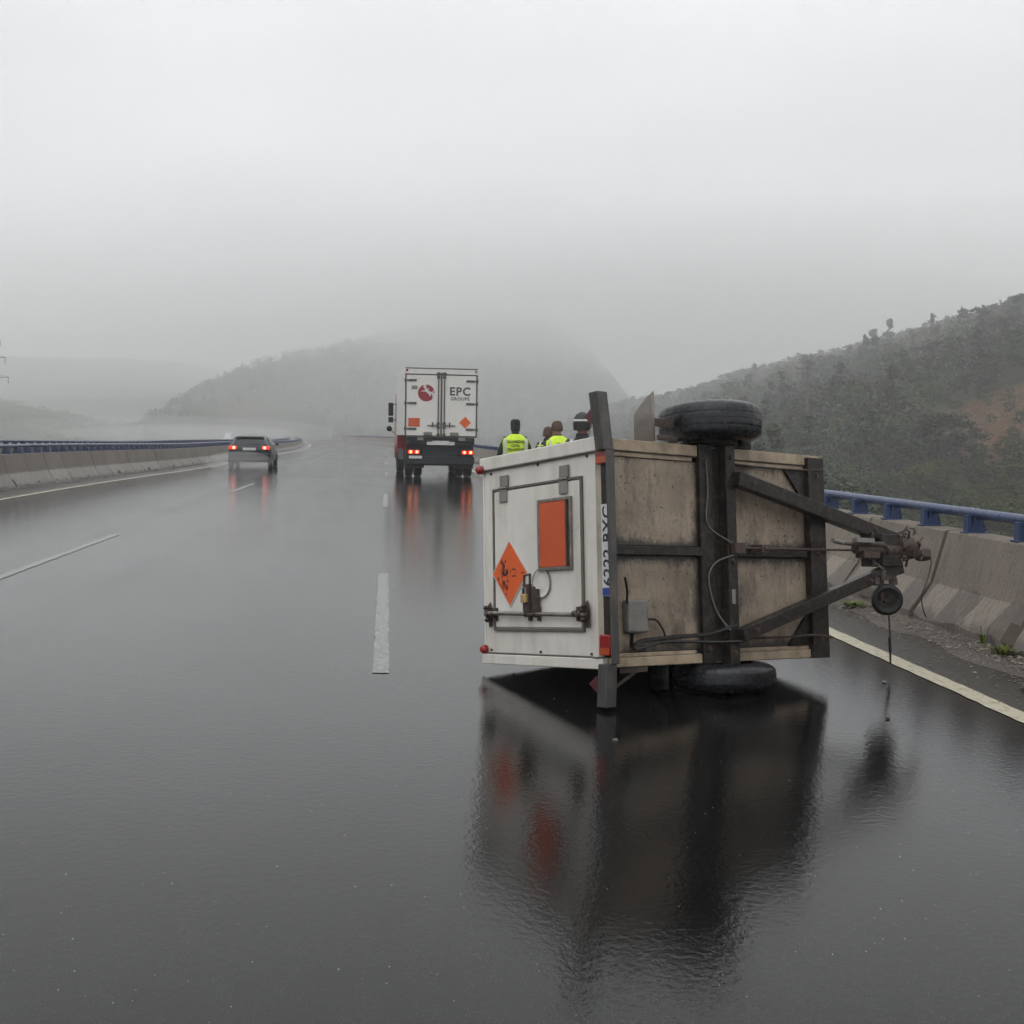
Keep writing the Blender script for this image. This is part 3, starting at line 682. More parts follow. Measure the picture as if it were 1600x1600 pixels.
for z0, z1 in ((1.175, 1.300), (.075, .195)):
    m = MB(); m.box(-.042, -.009, -.094, .004, z0, z1); lp = m.build('tail_lamp', 'redlens', trailer, bevel=.008)
    m = MB(); m.box(-.0445, -.0422, -.09, -.0, z0+.006, z0+.045); m.build('amber_section', 'amber', lp)
for zc in (1.455, -.085):
    m = MB(); m.prism([(-.03, zc-.05), (-.03, zc+.05), (.045, zc)], lambda a, b, d: (d, a, b), -.090, -.080); m.build('triangle_reflector', 'old_reflector', trailer, bevel=.004)
m = MB(); m.box(-.0135, -.0085, -.111, -.004, .415, .945); pt = m.build('number_plate', 'plate_white', trailer)
m = MB(); m.box(-.0142, -.0136, -.110, -.005, .417, .462); m.build('country_band', 'euro_blue', pt)
text('lettering', '6222 BXC', .105, 'black', pt, (-.0140, -.058, .702), (0, 0, 1), (0, 1, 0), .0005, .002, 1.05)
# underside boards
def board(u0, u1, w0, w1, greasy):
    """greasy: weight of the oily spread along the u0, u1, w0, w1 edges"""
    m = MB(); nu, nw = 24, 18; vs = []; gr = []
    for y in (.004, .018):
        for i in range(nu+1):
            for j in range(nw+1):
                u, w_ = u0+(u1-u0)*i/nu, w0+(w1-w0)*j/nw; vs.append((u, y, w_))
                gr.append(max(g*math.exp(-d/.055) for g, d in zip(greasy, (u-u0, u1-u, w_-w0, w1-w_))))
    K = (nu+1)*(nw+1); I = lambda l, i, j: l*K+i*(nw+1)+j
    fs = [(I(0, i, j), I(0, i, j+1), I(0, i+1, j+1), I(0, i+1, j)) for i in range(nu) for j in range(nw)]
    fs += [(I(1, 0, 0), I(1, nu, 0), I(1, nu, nw), I(1, 0, nw)), (I(0, 0, 0), I(0, nu, 0), I(1, nu, 0), I(1, 0, 0)), (I(0, 0, nw), I(0, nu, nw), I(1, nu, nw), I(1, 0, nw))]
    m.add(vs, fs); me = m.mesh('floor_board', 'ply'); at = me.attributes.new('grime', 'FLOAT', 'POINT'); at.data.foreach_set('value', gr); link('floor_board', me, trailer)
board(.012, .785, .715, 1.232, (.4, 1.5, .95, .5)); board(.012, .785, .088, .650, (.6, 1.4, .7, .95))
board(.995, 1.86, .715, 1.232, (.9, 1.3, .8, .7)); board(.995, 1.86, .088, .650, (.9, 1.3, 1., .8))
B_('floor_backing', 'chassis', (.031, Ln-.031, .019, .04, .062, 1.262))
for (u0, u1) in ((.012, .745), (1.055, 1.872)):
    B_('edge_strip', 'strip', (u0, u1, -.022, -.001, 1.268, 1.336)); B_('edge_strip', 'strip', (u0, u1, -.022, -.001, .004, .058))
    B_('inner_strip', 'strip', (u0+.02, u1-.03, -.006, .003, 1.236, 1.262)); B_('inner_strip', 'strip', (u0+.02, u1-.03, -.006, .003, .060, .084))
# chassis
B_('cross_member', 'chassis', (.752, .860, -.030, .003, .0, 1.345)); B_('cross_member', 'chassis', (.925, 1.005, -.085, .003, -.012, 1.352))
B_('cross_web', 'chassis', (.861, .924, -.016, .003, .01, 1.33))
B_('centre_bar', 'chassis', (.0, .751, -.036, .0032, .655, .708)); B_('centre_bar', 'chassis', (1.006, 1.70, -.036, .0032, .655, .708))
B_('front_beam', 'chassis', (1.715, 1.868, -.052, .003, .0, 1.318))
for w0, s in ((1.232, -1), (.088, 1)):
    m = MB(); m.prism([(1.52, w0), (1.714, w0), (1.714, w0+s*.20), (1.66, w0+s*.16)], lambda a, b, d: (a, d, b), -.02, .0035); m.build('corner_gusset', 'chassis', trailer)
for w0, w1 in ((-.10, .0-.012), (1.352, 1.50)):
    m = MB(); m.tube([(.96, -.03, w0), (.96, -.03, w1)], .036, 12); m.build('axle_stub', 'chassis', trailer, True)
m = MB(); m.lathe([(0, 1.345), (.15, 1.346), (.165, 1.36), (.165, 1.41), (.14, 1.43), (0, 1.43)], (.93, .04, 0), (0, 0, 1), 28); m.build('brake_drum', 'chassis', trailer, True)
# drawbar
m = MB(); m.bar((.985, -.105, 1.135), (2.50, -.105, .785), .092, .075); m.build('drawbar_arm', 'chassis', trailer, bevel=.006)
m = MB(); m.bar((.985, -.105, .165), (2.36, -.105, .555), .082, .075); m.bar((2.36, -.105, .555), (2.56, -.105, .600), .09, .06); m.build('drawbar_arm', 'chassis', trailer, bevel=.006)
m = MB(); m.box(2.20, 2.235, -.16, -.06, .60, .83); m.box(2.30, 2.50, -.165, -.045, .60, .82); m.build('coupling_plate', 'chassis', trailer, bevel=.006)
m = MB(); m.tube([(2.06, -.13, .715), (2.20, -.13, .715), (2.66, -.12, .705)], [.034, .050, .052], 12); m.tube([(2.50, -.12, .74), (2.62, -.12, .745), (2.70, -.115, .72)], [.07, .075, .05], 12)
m.box(2.10, 2.26, -.175, -.10, .655, .70); cpl = m.build('coupling_body', 'rust', trailer, True)
m = MB(); m.tube([(2.66, -.12, .70), (2.73, -.12, .698), (2.80, -.12, .695)], [.045, .036, .040], 12); m.lathe([(0, -.05), (.05, -.035), (.055, .02), (.03, .05), (0, .055)], (2.80, -.12, .69), (.2, .3, 1), 14); m.build('coupling_head', 'rust', cpl, True)
m = MB(); rr2 = random.Random(5)
for k in range(34):
    p = Vector((rr2.uniform(2.46, 2.72), rr2.uniform(-.19, -.07), rr2.uniform(.60, .83))); q = p+Vector((rr2.uniform(-.06, .06), rr2.uniform(-.03, .03), rr2.uniform(-.06, .06))); m.tube([p, (p+q)/2+Vector((0, -.02, .015)), q], rr2.uniform(.004, .011), 5)
m.build('coupling_fittings', 'rust', cpl, True)
m = MB(); m.tube([(2.36, -.16, .70), (2.30, -.17, .745), (2.13, -.18, .747)], [.03, .022, .014], 8); m.tube([(2.25, -.18, .747), (1.95, -.175, .742), (1.86, -.175, .750)], .011, 8); lv = m.build('brake_lever', 'rust', trailer, True)
m = MB(); m.tube([(1.885, -.175, .747), (1.84, -.175, .757), (1.79, -.175, .765)], [.014, .018, .016], 10); m.box(1.99, 2.17, -.205, -.165, .755, .785); m.build('lever_grip', 'hinge', lv, True)
m = MB(); m.tube([(.93, -.115, .703), (1.2, -.12, .703), (2.14, -.13, .706)], .007, 8); m.lathe([(.016, -.03), (.022, -.03), (.022, .03), (.016, .03)], (1.22, -.12, .703), (1, 0, 0), 10); m.box(.93, 1.02, -.14, -.106, .67, .735); m.box(1.17, 1.235, -.135, -.04, .68, .726); m.build('brake_rod', 'rust', trailer, True)
m = MB()
for k in range(6):
    c = Vector((2.19+.028*k, -.14-.002*k, .655-.016*k)); d = Vector((.86, 0, -.5)); nrm = Vector((0, 1, 0)) if k % 2 else d.cross(Vector((0, 1, 0)))
    u_ = d*.02; w_ = nrm.cross(d).normalized()*.009
    m.tube([c+u_, c+w_, c-u_, c-w_, c+u_], .0042, 6, False)
m.build('safety_chain', 'galv', trailer, True)
# jockey wheel
jc = Vector((2.345, -.15, .375)); jx = Vector((-.60, -.78, -.12)).normalized()
m = MB(); m.tube([(2.33, -.12, .62), (2.335, -.135, .52)], .024, 10); m.bar((2.30, -.15, .52), (2.31, -.14, .37), .03, .012); m.bar((2.38, -.16, .52), (2.385, -.165, .37), .03, .012); m.box(2.27, 2.42, -.175, -.12, .505, .535); m.tube([(2.26, -.13, .475), (2.27, -.13, .52)], .03, 10); m.tube([(2.41, -.16, .475), (2.40, -.16, .52)], .03, 10); jw = m.build('jockey_wheel', 'rust', trailer, True)
m = MB(); m.lathe([(.058, -.02), (.085, -.03), (.104, -.018), (.108, 0), (.104, .018), (.085, .03), (.058, .02)], jc, jx, 28); m.build('tyre', 'tyre_dry', jw, True)
m = MB(); m.lathe([(0, .022), (.022, .022), (.03, .008), (.06, .008), (.06, -.008), (.03, -.008), (.022, -.022), (0, -.022)], jc, jx, 20); m.build('hub', 'chassis', jw, True)
# cables, ropes, wires
def cable(name, pts, r, mat='black'):
    P = [Vector(p) for p in pts]; o = []
    for i in range(len(P)-1):
        p0, p1, p2, p3 = P[max(i-1, 0)], P[i], P[i+1], P[min(i+2, len(P)-1)]
        for k in range(6):
            t = k/6; o.append(.5*((2*p1)+(p2-p0)*t+(2*p0-5*p1+4*p2-p3)*t*t+(3*p1-p0-3*p2+p3)*t**3))
    o.append(P[-1]); m = MB(); m.tube(o, r, 6); return m.build(name, mat, trailer, True)
cable('breakaway_cable', [(2.80, -.15, .665), (2.845, -.15, .635), (2.80, -.15, .52), (2.725, -.15, .40), (2.735, -.15, .30), (2.765, -.15, .245)], .004)
cable('hanging_strap', [(2.345, -.16, .30), (2.348, -.16, .20), (2.356, -.155, .10), (2.352, -.155, .03)], .006)
m = MB(); m.bar((2.35, -.155, .12), (2.357, -.152, .02), .022, .008); m.bar((2.357, -.152, .025), (2.356, -.15, -.055), .014, .006); m.build('strap_end', 'black', trailer)
cable('wiring_loom', [(.10, -.12, .21), (.16, -.05, .12), (.25, -.03, .15), (.45, -.03, .165), (.62, -.035, .172), (.78, -.05, .18), (.95, -.12, .235)], .012)
cable('wiring_loom', [(.12, -.10, .19), (.20, -.03, .105), (.40, -.03, .14), (.62, -.03, .138), (.80, -.05, .13), (1.0, -.115, .13)], .009)
cable('wire', [(.28, -.05, .275), (.36, -.04, .27), (.42, -.03, .215), (.44, -.03, .17)], .007)
cable('wire', [(.05, -.13, .52), (.09, -.10, .44), (.13, -.05, .385), (.17, -.03, .35)], .008)
cable('wire', [(.94, -.12, .66), (.86, -.05, .62), (.80, -.04, .54), (.815, -.04, .42), (.86, -.05, .30), (.90, -.11, .20)], .005, 'gasket')
cable('wire', [(.80, -.04, 1.24), (.81, -.04, 1.05), (.79, -.04, .90), (.83, -.04, .82), (.94, -.115, .73)], .004, 'gasket')
cable('brake_pipe', [(1.06, -.03, 1.238), (1.3, -.03, 1.232), (1.6, -.03, 1.232), (1.80, -.055, 1.236), (1.90, -.03, 1.246)], .006, 'rust')
cable('brake_pipe', [(1.05, -.04, .148), (1.4, -.04, .143), (1.71, -.058, .150), (1.90, -.04, .13)], .008, 'rust')
for (u_, v_, w_) in ((1.79, -.053, 1.20), (1.79, -.053, .12), (1.79, -.053, .68), (.965, -.086, 1.27), (.965, -.086, .06), (.80, -.031, 1.25), (.80, -.031, .09), (2.26, -.144, .85), (2.20, -.144, .50), (.965, -.086, .62), (1.10, -.144, 1.11), (1.10, -.144, .195)):
    m = MB(); m.lathe([(0, -.014), (.012, -.014), (.013, -.004), (.02, -.003), (.02, .003)], (u_, v_, w_), (0, 1, 0), 6); m.build('bolt', 'rust', trailer)
B_('junction_box', 'grey_plastic', (.135, .292, -.055, .003, .200, .392), bevel=.012)
B_('data_plate', 'hinge', (.945, .975, -.088, -.0855, .36, .45))
# road wheels
def wheel(wc, z0, z1, rad, dx=0.):
    u, v = .925+dx, .045; h = z1-z0; c = (u, v, 0)
    zm = (z0+z1)/2; prof = [(.175, z0+.02), (.19, z0+.004), (.25, z0-.006), (rad-.05, z0+.003), (rad-.026, z0+.014)]
    for k in range(13):
        q = -1+2*k/12; rr_ = rad-.008*abs(q)**4; z_ = zm+q*(h/2-.03)
        prof += [(rr_, z_)] if k not in (3, 6, 9) else [(rr_, z_-.003), (rr_-.004, z_-.0025), (rr_-.004, z_+.0025), (rr_, z_+.003)]
    prof += [(rad-.026, z1-.014), (rad-.05, z1-.003), (.25, z1+.006), (.19, z1-.004), (.175, z1-.02)]
    m = MB(); m.lathe(prof, c, (0, 0, 1), 84); P_ = len(prof)
    for i in range(len(m.v)):
        x_, y_, z_ = m.v[i]
        if (i//P_) % 3 == 0 and abs(z_-zm) > (h/2-.03)*.45 and math.hypot(x_-u, y_-v) > rad-.012:
            f_ = 1-.006/rad; m.v[i] = (u+(x_-u)*f_, v+(y_-v)*f_, z_)
    hub = MB()
    hub.lathe([(.178, z0+.022), (.170, z0+.03), (.150, z0+.045), (.10, z0+h*.5), (0, z0+h*.5)], c, (0, 0, 1), 32); hub.lathe([(.178, z1-.022), (.170, z1-.03), (.150, z1-.045), (.10, z0+h*.55), (0, z0+h*.55)], c, (0, 0, 1), 32)
    hub.tube([(u, v, z0+.02), (u, v, z1-.02)], .045, 12); hub.tube([(.90, -.055, wc), (u, v, wc)], .035, 10)
    wh = hub.build('wheel', 'chassis', trailer, True); m.build('tyre', 'tyre', wh, True); return wh
wheel(1.44, 1.372, 1.602, .322); wheel(-.05, -.172, -.008, .322, .06)
# mudguard remains: bottom one whole, top one snapped off short
def guard(name, a0, a1, z0, z1, ragged=False):
    m = MB(); u, v, rad = .925, .045, .43; n = 16; vs = []
    for k in range(n+1):
        a = a0+(a1-a0)*k/n
        for z in (z0, z1-((.02*random.random()+.16*max(0, (k-n*.55)/n*1.8)) if ragged else 0)): vs.append((u+rad*math.cos(a), v+rad*math.sin(a)*.86, z))
    m.add(vs, [(2*k, 2*k+1, 2*k+3, 2*k+2) for k in range(n)])
    o = m.build(name, 'tyre_dry', trailer, True); s = o.modifiers.new('thick', 'SOLIDIFY'); s.thickness = .008; return o
g1 = MB(); vs = []
for k in range(9):
    t = k/8; vs.append((.40+.015*math.sin(t*3)+.02*t, .16-.16*t, 1.345)); vs.append((.40+.02*t, .16-.16*t, 1.52+.115*math.sin(t*1.5)+(random.uniform(-.015, .015) if k > 6 else 0)))
g1.add(vs, [(2*k, 2*k+1, 2*k+3, 2*k+2) for k in range(8)]); o = g1.build('broken_mudguard', 'fender', trailer, True); o.modifiers.clear(); o.modifiers.new('thick', 'SOLIDIFY').thickness = .008
B_('mudguard_bracket', 'rust', (.44, .60, .02, .03, 1.44, 1.49)); B_('mudguard_bracket', 'rust', (.40, .56, -.05, -.035, 1.346, 1.375))
B_('mudguard_support', 'tyre_dry', (1.06, 1.245, .0, .05, 1.345, 1.43))
guard('mudguard', math.pi*.12, math.pi*1.02, -.15, -.008)
m = MB(); m.bar((.12, .02, -.02), (.30, -.02, -.012), .03, .006); m.bar((.10, .05, -.12), (.26, .0, -.01), .02, .005); m.build('mudguard_stay', 'rust', trailer)

# ------------------------------------------------------------------ delivery lorry
def lorry():
    t = thing('lorry', 'white box lorry with red cab and lit tail lamps, seen from behind on the road', 'truck', (1.86, 43.0, float(zr(1.86, 43.9))), R(2.6))
    t.rotation_euler = (0, math.atan(.0165), R(2.6))
    HW = 1.275; zb, zt = 1.44, 3.82
    m = MB(); m.box(-HW, HW, .03, 5.6, zb+.02, zt); bd = m.build('cargo_box', 'truck_white', t, bevel=.03)
    m = MB(); m.box(-HW-.006, HW+.006, -.012, .028, zt-.195, zt+.004); hd = m.build('roof_header', 'truck_white', t, bevel=.01)
    m = MB()
    for (x0, x1, z0, z1) in ((-HW-.004, HW+.004, zt-.012, zt+.02), (-HW, HW, zt-.222, zt-.200), (-HW-.004, -HW+.045, zb, zt-.2), (HW-.045, HW+.004, zb, zt-.2), (-HW, HW, zb-.03, zb+.02)): m.box(x0, x1, -.022, .026, z0, z1)
    m.build('door_frame', 'truck_frame', t)
    for s in (-1, 1):
        m = MB(); m.box(min(s*.012, s*(HW-.05)), max(s*.012, s*(HW-.05)), -.012, .027, zb+.03, zt-.235); d = m.build('rear_door', 'truck_white', t, bevel=.006)
        for z in (zt-.42, zt-1.22, zt-2.12):
            mm = MB(); mm.box(min(s*(HW-.40), s*(HW-.13)), max(s*(HW-.40), s*(HW-.13)), -.036, -.0125, z-.038, z+.038); mm.box(min(s*(HW-.14), s*(HW+.03)), max(s*(HW-.14), s*(HW+.03)), -.03, -.0125, z-.025, z+.025); mm.tube([(s*(HW-.005), -.03, z-.07), (s*(HW-.005), -.03, z+.07)], .03, 8); mm.build('hinge', 'truck_frame', d)
        mm = MB(); mm.tube([(s*.105, -.038, zb-.02), (s*.105, -.038, zt-.16)], .022, 8)
        for z in (zb+.06, zb+.33, zb+.46, zt-.30): mm.box(s*.105-.055, s*.105+.055, -.05, -.0128, z-.045, z+.045)
        mm.box(s*.105-.06, s*.105+.06, -.045, -.0128, zt-.24, zt-.13)
        mm.build('lock_rod', 'truck_frame', d)
        mm = MB(); mm.bar((s*.12, -.05, zb+.40), (s*.50, -.05, zb+.385), .035, .025, (0, 0, 1)); mm.box(s*.30-.025, s*.30+.025, -.055, -.0128, zb+.34, zb+.50); mm.build('door_handle', 'truck_frame', d)
        mm = MB(); mm.box(s*.47-.15, s*.47+.15, -.06, -.014, zb+.025, zb+.155); mm.build('buffer_pad', 'grey_plastic', d, bevel=.02)
        mm = MB(); mm.lathe([(0, -.03), (.03, -.025), (.045, 0)], (s*(HW-.06), -.02, zt-.075), (0, 1, 0), 10); mm.build('top_marker_lamp', 'redlens' if s < 0 else 'hinge', t, True)
    mm = MB(); mm.box(-.028, .028, -.034, -.0125, zb, zt-.14); mm.build('door_seal', 'truck_frame', t)
    # emblem
    e = MB(); n = 40; cx, cz, r = -.535, zt-.86, .295
    e.prism([(cx+r*math.cos(6.2832*k/n), cz+r*math.sin(6.2832*k/n)) for k in range(n)], lambda a, b, d: (a, d, b), -.0145, -.0126); em = e.build('round_emblem', 'logo_red', t)
    fig = MB()
    def poly(ps): fig.add([(cx+a*r, -.0165, cz+b*r) for a, b in ps], [tuple(range(len(ps)))])
    poly([(-.30, 1.0), (-.05, 1.0), (.02, .80), (-.02, .62), (-.22, .52), (-.36, .66)])
    poly([(-.22, .60), (.0, .60), (.16, .42), (.36, .22), (.62, .12), (.98, .02), (1.0, -.14), (.86, -.16), (.60, -.10), (.30, -.12), (.06, .06), (-.14, .26)])
    poly([(-.14, .30), (-.40, .30), (-.62, .22), (-.60, .14), (-.36, .20), (-.12, .14)])
    poly([(.20, .62), (.34, .52), (.28, .40), (.14, .44)])
    poly([(.62, .02), (.98, -.10), (.95, -.36), (.84, -.56), (.70, -.66), (.76, -.40), (.68, -.18)])
    poly([(.30, -.10), (.50, -.12), (.60, -.28), (.48, -.38), (.36, -.30)])
    poly([(.80, .10), (.97, .30), (.90, .34), (.70, .16)])
    fig.build('white_figure', 'plate_white', em)
    text('lettering', 'EPC', .40, 'logo_grey', t, (.655, -.0135, zt-.80), (1, 0, 0), (0, 0, 1), .002, .013, 1.15)
    text('lettering', 'GROUPE', .158, 'logo_grey', t, (.66, -.0135, zt-1.05), (1, 0, 0), (0, 0, 1), .002, .005, 1.15)
    m = MB(); m.box(-1.155, -.755, -.026, -.0126, zb+.34, zb+.64); m.build('orange_plate', 'orange', t, bevel=.004)
    m = MB(); c = (.855, zb+.50); m.prism([(c[0], c[1]+.22), (c[0]-.215, c[1]), (c[0], c[1]-.20), (c[0]+.20, c[1])], lambda a, b, d: (a, d, b), -.026, -.0126); m.build('diamond_placard', 'orange2', t)
    m = MB(); m.box(-1.05, -.84, -.0165, -.0126, zt-.74, zt-.61); m.build('small_label', 'hinge', t)
    # rear underbody
    m = MB(); m.box(-1.2, 1.2, .06, .30, zb-.28, zb-.035)
    for x in (-.9, -.45, .45, .9): m.box(x-.16, x+.16, -.0, .06, zb-.18, zb-.04)
    m.build('tail_beam', 'truck_dark', t, bevel=.01)
    for x0, x1 in ((-.83, -.62), (.62, .86)): B_('step_plate', 'hinge', (x0, x1, .0-.01, .058, zb-.14, zb-.035), parent=t)
    B_('centre_sign', 'plate_white', (-.49, .49, .02, .045, zb-.30, zb-.15), parent=t)
    B_('bumper', 'truck_dark', (-1.2, 1.2, .02, .16, .46, .74), parent=t, bevel=.02)
    B_('rear_panel', 'truck_dark', (-.62, .62, .17, .30, .55, zb-.29), parent=t, bevel=.01)
    for s in (-1, 1):
        B_('mud_flap', 'tyre_dry', (min(s*.56, s*1.19), max(s*.56, s*1.19), .32, .34, .32, zb-.29), parent=t)
        m = MB(); m.box(min(s*.74, s*1.17), max(s*.74, s*1.17), -.02, .10, .80, .98); hl = m.build('tail_lamp_housing', 'truck_dark', t, bevel=.01)
        for k, (x, kind) in enumerate(((.84, 'tail_on'), (1.06, 'tail_on'))):
            mm = MB(); mm.box(s*x-.095, s*x+.095, -.028, -.0205, .825, .955); mm.build('lamp_lens', kind, hl)
            mm = MB(); mm.lathe([(0, -.02), (.045, -.012), (.05, 0)], (s*x, -.028, .89), (0, 1, 0), 12); mm.build('bulb', 'amber_on' if (s > 0 and k == 1) or (s < 0 and k == 1) else 'tail_core', hl, True)
    m = MB(); m.box(-1.12, -.66, -.005, .01, .655, .755); pp = m.build('number_plate', 'plate_white', t)
    m = MB(); m.box(-.45, .45, .3, 7.4, .72, .98); m.build('frame_rail', 'truck_dark', t)
    def tw(x, y, wd):
        m = MB(); m.lathe([(.27, -wd/2+.02), (.44, -wd/2), (.475, -wd/2+.03), (.48, 0), (.475, wd/2-.03), (.44, wd/2), (.27, wd/2-.02)], (x, y, .48), (1, 0, 0), 28); h = MB(); h.lathe([(0, -wd*.3), (.1, -wd*.35), (.2, -wd*.15), (.275, -wd*.4)], (x, y, .48), (1, 0, 0), 20); h.lathe([(0, wd*.3), (.1, wd*.35), (.2, wd*.15), (.275, wd*.4)], (x, y, .48), (1, 0, 0), 20)
        o = h.build('wheel', 'truck_dark', t, True); m.build('tyre', 'tyre_dry', o, True)
    for s in (-1, 1):
        tw(s*1.06, 1.05, .27); tw(s*.74, 1.05, .27); tw(s*1.06, 6.5, .29)
        B_('side_guard', 'truck_dark', (min(s*1.16, s*1.2), max(s*1.16, s*1.2), 1.9, 5.4, .55, .95), parent=t)
    m = MB(); m.tube([(0, 1.05, .48), (.9, 1.05, .48)], .09, 8); m.tube([(0, 1.05, .48), (-.9, 1.05, .48)], .09, 8); m.build('axle', 'truck_dark', t)
    # cab
    m = MB(); pr = [(5.75, .75), (5.75, 3.05), (6.9, 3.15), (7.3, 3.0), (7.72, 2.0), (7.78, .55), (7.05, .5), (6.95, .95), (6.5, 1.12), (6.05, .95), (5.95, .75)]
    m.prism(pr, lambda a, b, d: (d, a, b), -1.24, 1.24); cab = m.build('cab', 'truck_red', t, bevel=.04)
    m = MB(); m.box(-1.246, -1.2405, 6.35, 7.25, 1.95, 2.75); m.box(1.2405, 1.246, 6.35, 7.25, 1.95, 2.75); m.build('side_window', 'glass', cab)
    m = MB(); m.add([(-1.1, 7.34, 2.93), (1.1, 7.34, 2.93), (1.1, 7.735, 2.05), (-1.1, 7.735, 2.05)], [(0, 1, 2, 3)]); m.build('windscreen', 'glass', cab)
    B_('headboard', 'truck_white', (-1.2, 1.2, 5.78, 6.6, 3.16, 3.6), parent=cab, bevel=.1)
    for s in (-1, 1):
        m = MB(); m.box(s*1.42-.10, s*1.42+.10, 7.15, 7.28, 2.25, 2.78); m.box(s*1.42-.10, s*1.42+.10, 7.15, 7.26, 1.98, 2.20); m.tube([(s*1.24, 7.2, 2.7), (s*1.42, 7.2, 2.75)], .02, 6); m.tube([(s*1.24, 7.2, 2.1), (s*1.42, 7.2, 2.05)], .02, 6); m.build('wing_mirror', 'truck_dark', cab, bevel=.03)
        m = MB(); m.lathe([(0, -.05), (.09, -.03), (.12, .02)], (s*1.47, 7.3, 1.72), (0, 1, .2), 12); m.tube([(s*1.24, 7.25, 1.5), (s*1.47, 7.3, 1.72)], .015, 6); m.build('kerb_mirror', 'truck_dark', cab, True)
        B_('side_marker', 'redlens', (min(s*1.2, s*1.225), max(s*1.2, s*1.225), 3.0, 3.1, .98, 1.04), parent=t)
lorry()

# ------------------------------------------------------------------ cars
def car_loft(stations, npt=9):
    """station: y, zb, w, zmid, belt z, belt w, roof z, roof w"""
    rows = []
    for (y, zb, wd, zm, bz, bw, rz, rw) in stations:
        rows.append([(0, y, zb), (wd*.86, y, zb), (wd*.98, y, zb+.10), (wd, y, zm), (wd*.985, y, zm+(bz-zm)*.6), (bw, y, bz), (bw+(rw-bw)*.55, y, bz+(rz-bz)*.6), (rw, y, rz-.05*(rz > bz+.1)), (rw*.8, y, rz), (0, y, rz+.012)])
    return rows
def make_car(name, label, cat, loc, rz, stations, paint, lamps):
    t = thing(name, label, cat, loc, rz)
    rows = car_loft(stations); m = MB(); n = len(rows[0])
    for s in (-1, 1):
        vs = [(s*p[0], p[1], p[2]) for r in rows for p in r]
        fs = [(k*n+i, k*n+i+1, (k+1)*n+i+1, (k+1)*n+i) for k in range(len(rows)-1) for i in range(n-1)]
        m.add(vs, fs)
        for e in (0, len(rows)-1): m.add([(s*p[0], p[1], p[2]) for p in rows[e]], [tuple(range(n))])
    body = m.build('body', paint, t, True); body.modifiers.clear()
    e = body.modifiers.new('split', 'EDGE_SPLIT'); e.split_angle = R(34)
    return t, body, rows
# hatchback: y=0 at the rear bumper, +y forward
ST = [(-.0, .36, .60, .62, .80, .70, .80, .62), (.06, .30, .80, .62, .98, .72, .99, .66), (.16, .27, .86, .62, 1.00, .78, 1.08, .62), (.42, .25, .88, .62, .985, .825, 1.30, .575), (.62, .24, .882, .62, .975, .835, 1.37, .575), (1.2, .22, .884, .62, .96, .845, 1.415, .60), (1.9, .22, .884, .62, .95, .845, 1.42, .61), (2.4, .22, .884, .62, .945, .84, 1.38, .60), (2.75, .22, .883, .62, .94, .835, 1.22, .63), (3.12, .22, .882, .62, .955, .80, .985, .70), (3.6, .22, .872, .6, .90, .76, .93, .64), (4.05, .24, .83, .56, .79, .70, .82, .58), (4.28, .30, .66, .52, .68, .56, .70, .46)]
t, body, rows = make_car('hatchback_car', 'dark blue-grey hatchback driving away in spray near the left barrier', 'car', (-5.8, 52.2, float(zr(-5.8, 53.))), R(1.0), ST, 'car_paint', None)
t.rotation_euler = (0, math.atan(.0125), R(1.0)); t.scale = (1.03, 1, .965)
def facepatch(name, pts, mat, parent, thick=.004):
    m = MB(); m.add(pts, [tuple(range(len(pts)))]); return m.build(name, mat, parent)
facepatch('rear_window', [(-.60, .085, 1.02), (.60, .085, 1.02), (.575, .375, 1.315), (-.575, .375, 1.315)], 'glass', t)
for s in (-1, 1):
    for (y0, y1, a0, a1, tp0, tp1) in ((.62, 1.28, 0, 0, .22, 0), (1.34, 2.02, 0, 0, 0, 0), (2.08, 2.86, 0, 0, 0, .62)):
        facepatch('side_window', [(s*.858, y0, .995), (s*.858, y1, .985), (s*.655, y1-tp1, 1.345 if tp1 < .3 else 1.33), (s*.655, y0+tp0, 1.345)], 'glass', t)
    B_('tail_lamp_lens', 'tail_on', (min(s*.50, s*.83), max(s*.50, s*.83), -.004, .10, .80, .965), parent=t, bevel=.03)
    m = MB(); m.lathe([(0, -.02), (.06, -.012), (.065, 0)], (s*.62, -.003, .885), (0, 1, 0), 12); m.build('tail_bulb', 'tail_core', t, True)
    B_('wing_mirror', 'car_paint', (min(s*.86, s*1.0), max(s*.86, s*1.0), 2.62, 2.76, .96, 1.09), parent=t, bevel=.03)
    B_('door_handle', 'car_paint', (min(s*.87, s*.90), max(s*.87, s*.90), 1.42, 1.6, .86, .89), parent=t)
    for y in (.80, 3.38):
        m = MB(); m.lathe([(.20, -.09), (.29, -.10), (.315, -.07), (.315, .07), (.29, .10), (.20, .09)], (s*.80, y, .315), (1, 0, 0), 28); wh = MB(); wh.lathe([(0, s*.085), (.05, s*.09), (.06, s*.06), (.17, s*.07), (.205, s*.095)], (s*.80, y, .315), (1, 0, 0), 20)
        o = wh.build('wheel', 'alloy', t, True); m.build('tyre', 'tyre_dry', o, True)
B_('rear_bumper', 'car_paint', (-.80, .80, -.055, .10, .34, .66), parent=t, bevel=.05)
B_('number_plate', 'plate_white', (-.26, .26, -.022, -.010, .775, .885), parent=t)
B_('bumper_insert', 'truck_dark', (-.62, .62, -.062, -.056, .345, .43), parent=t)
B_('windscreen_wiper', 'black', (-.05, .35, .085, .10, 1.035, 1.06), parent=t)
B_('roof_spoiler', 'car_paint', (-.56, .56, .30, .55, 1.335, 1.375), parent=t, bevel=.015)
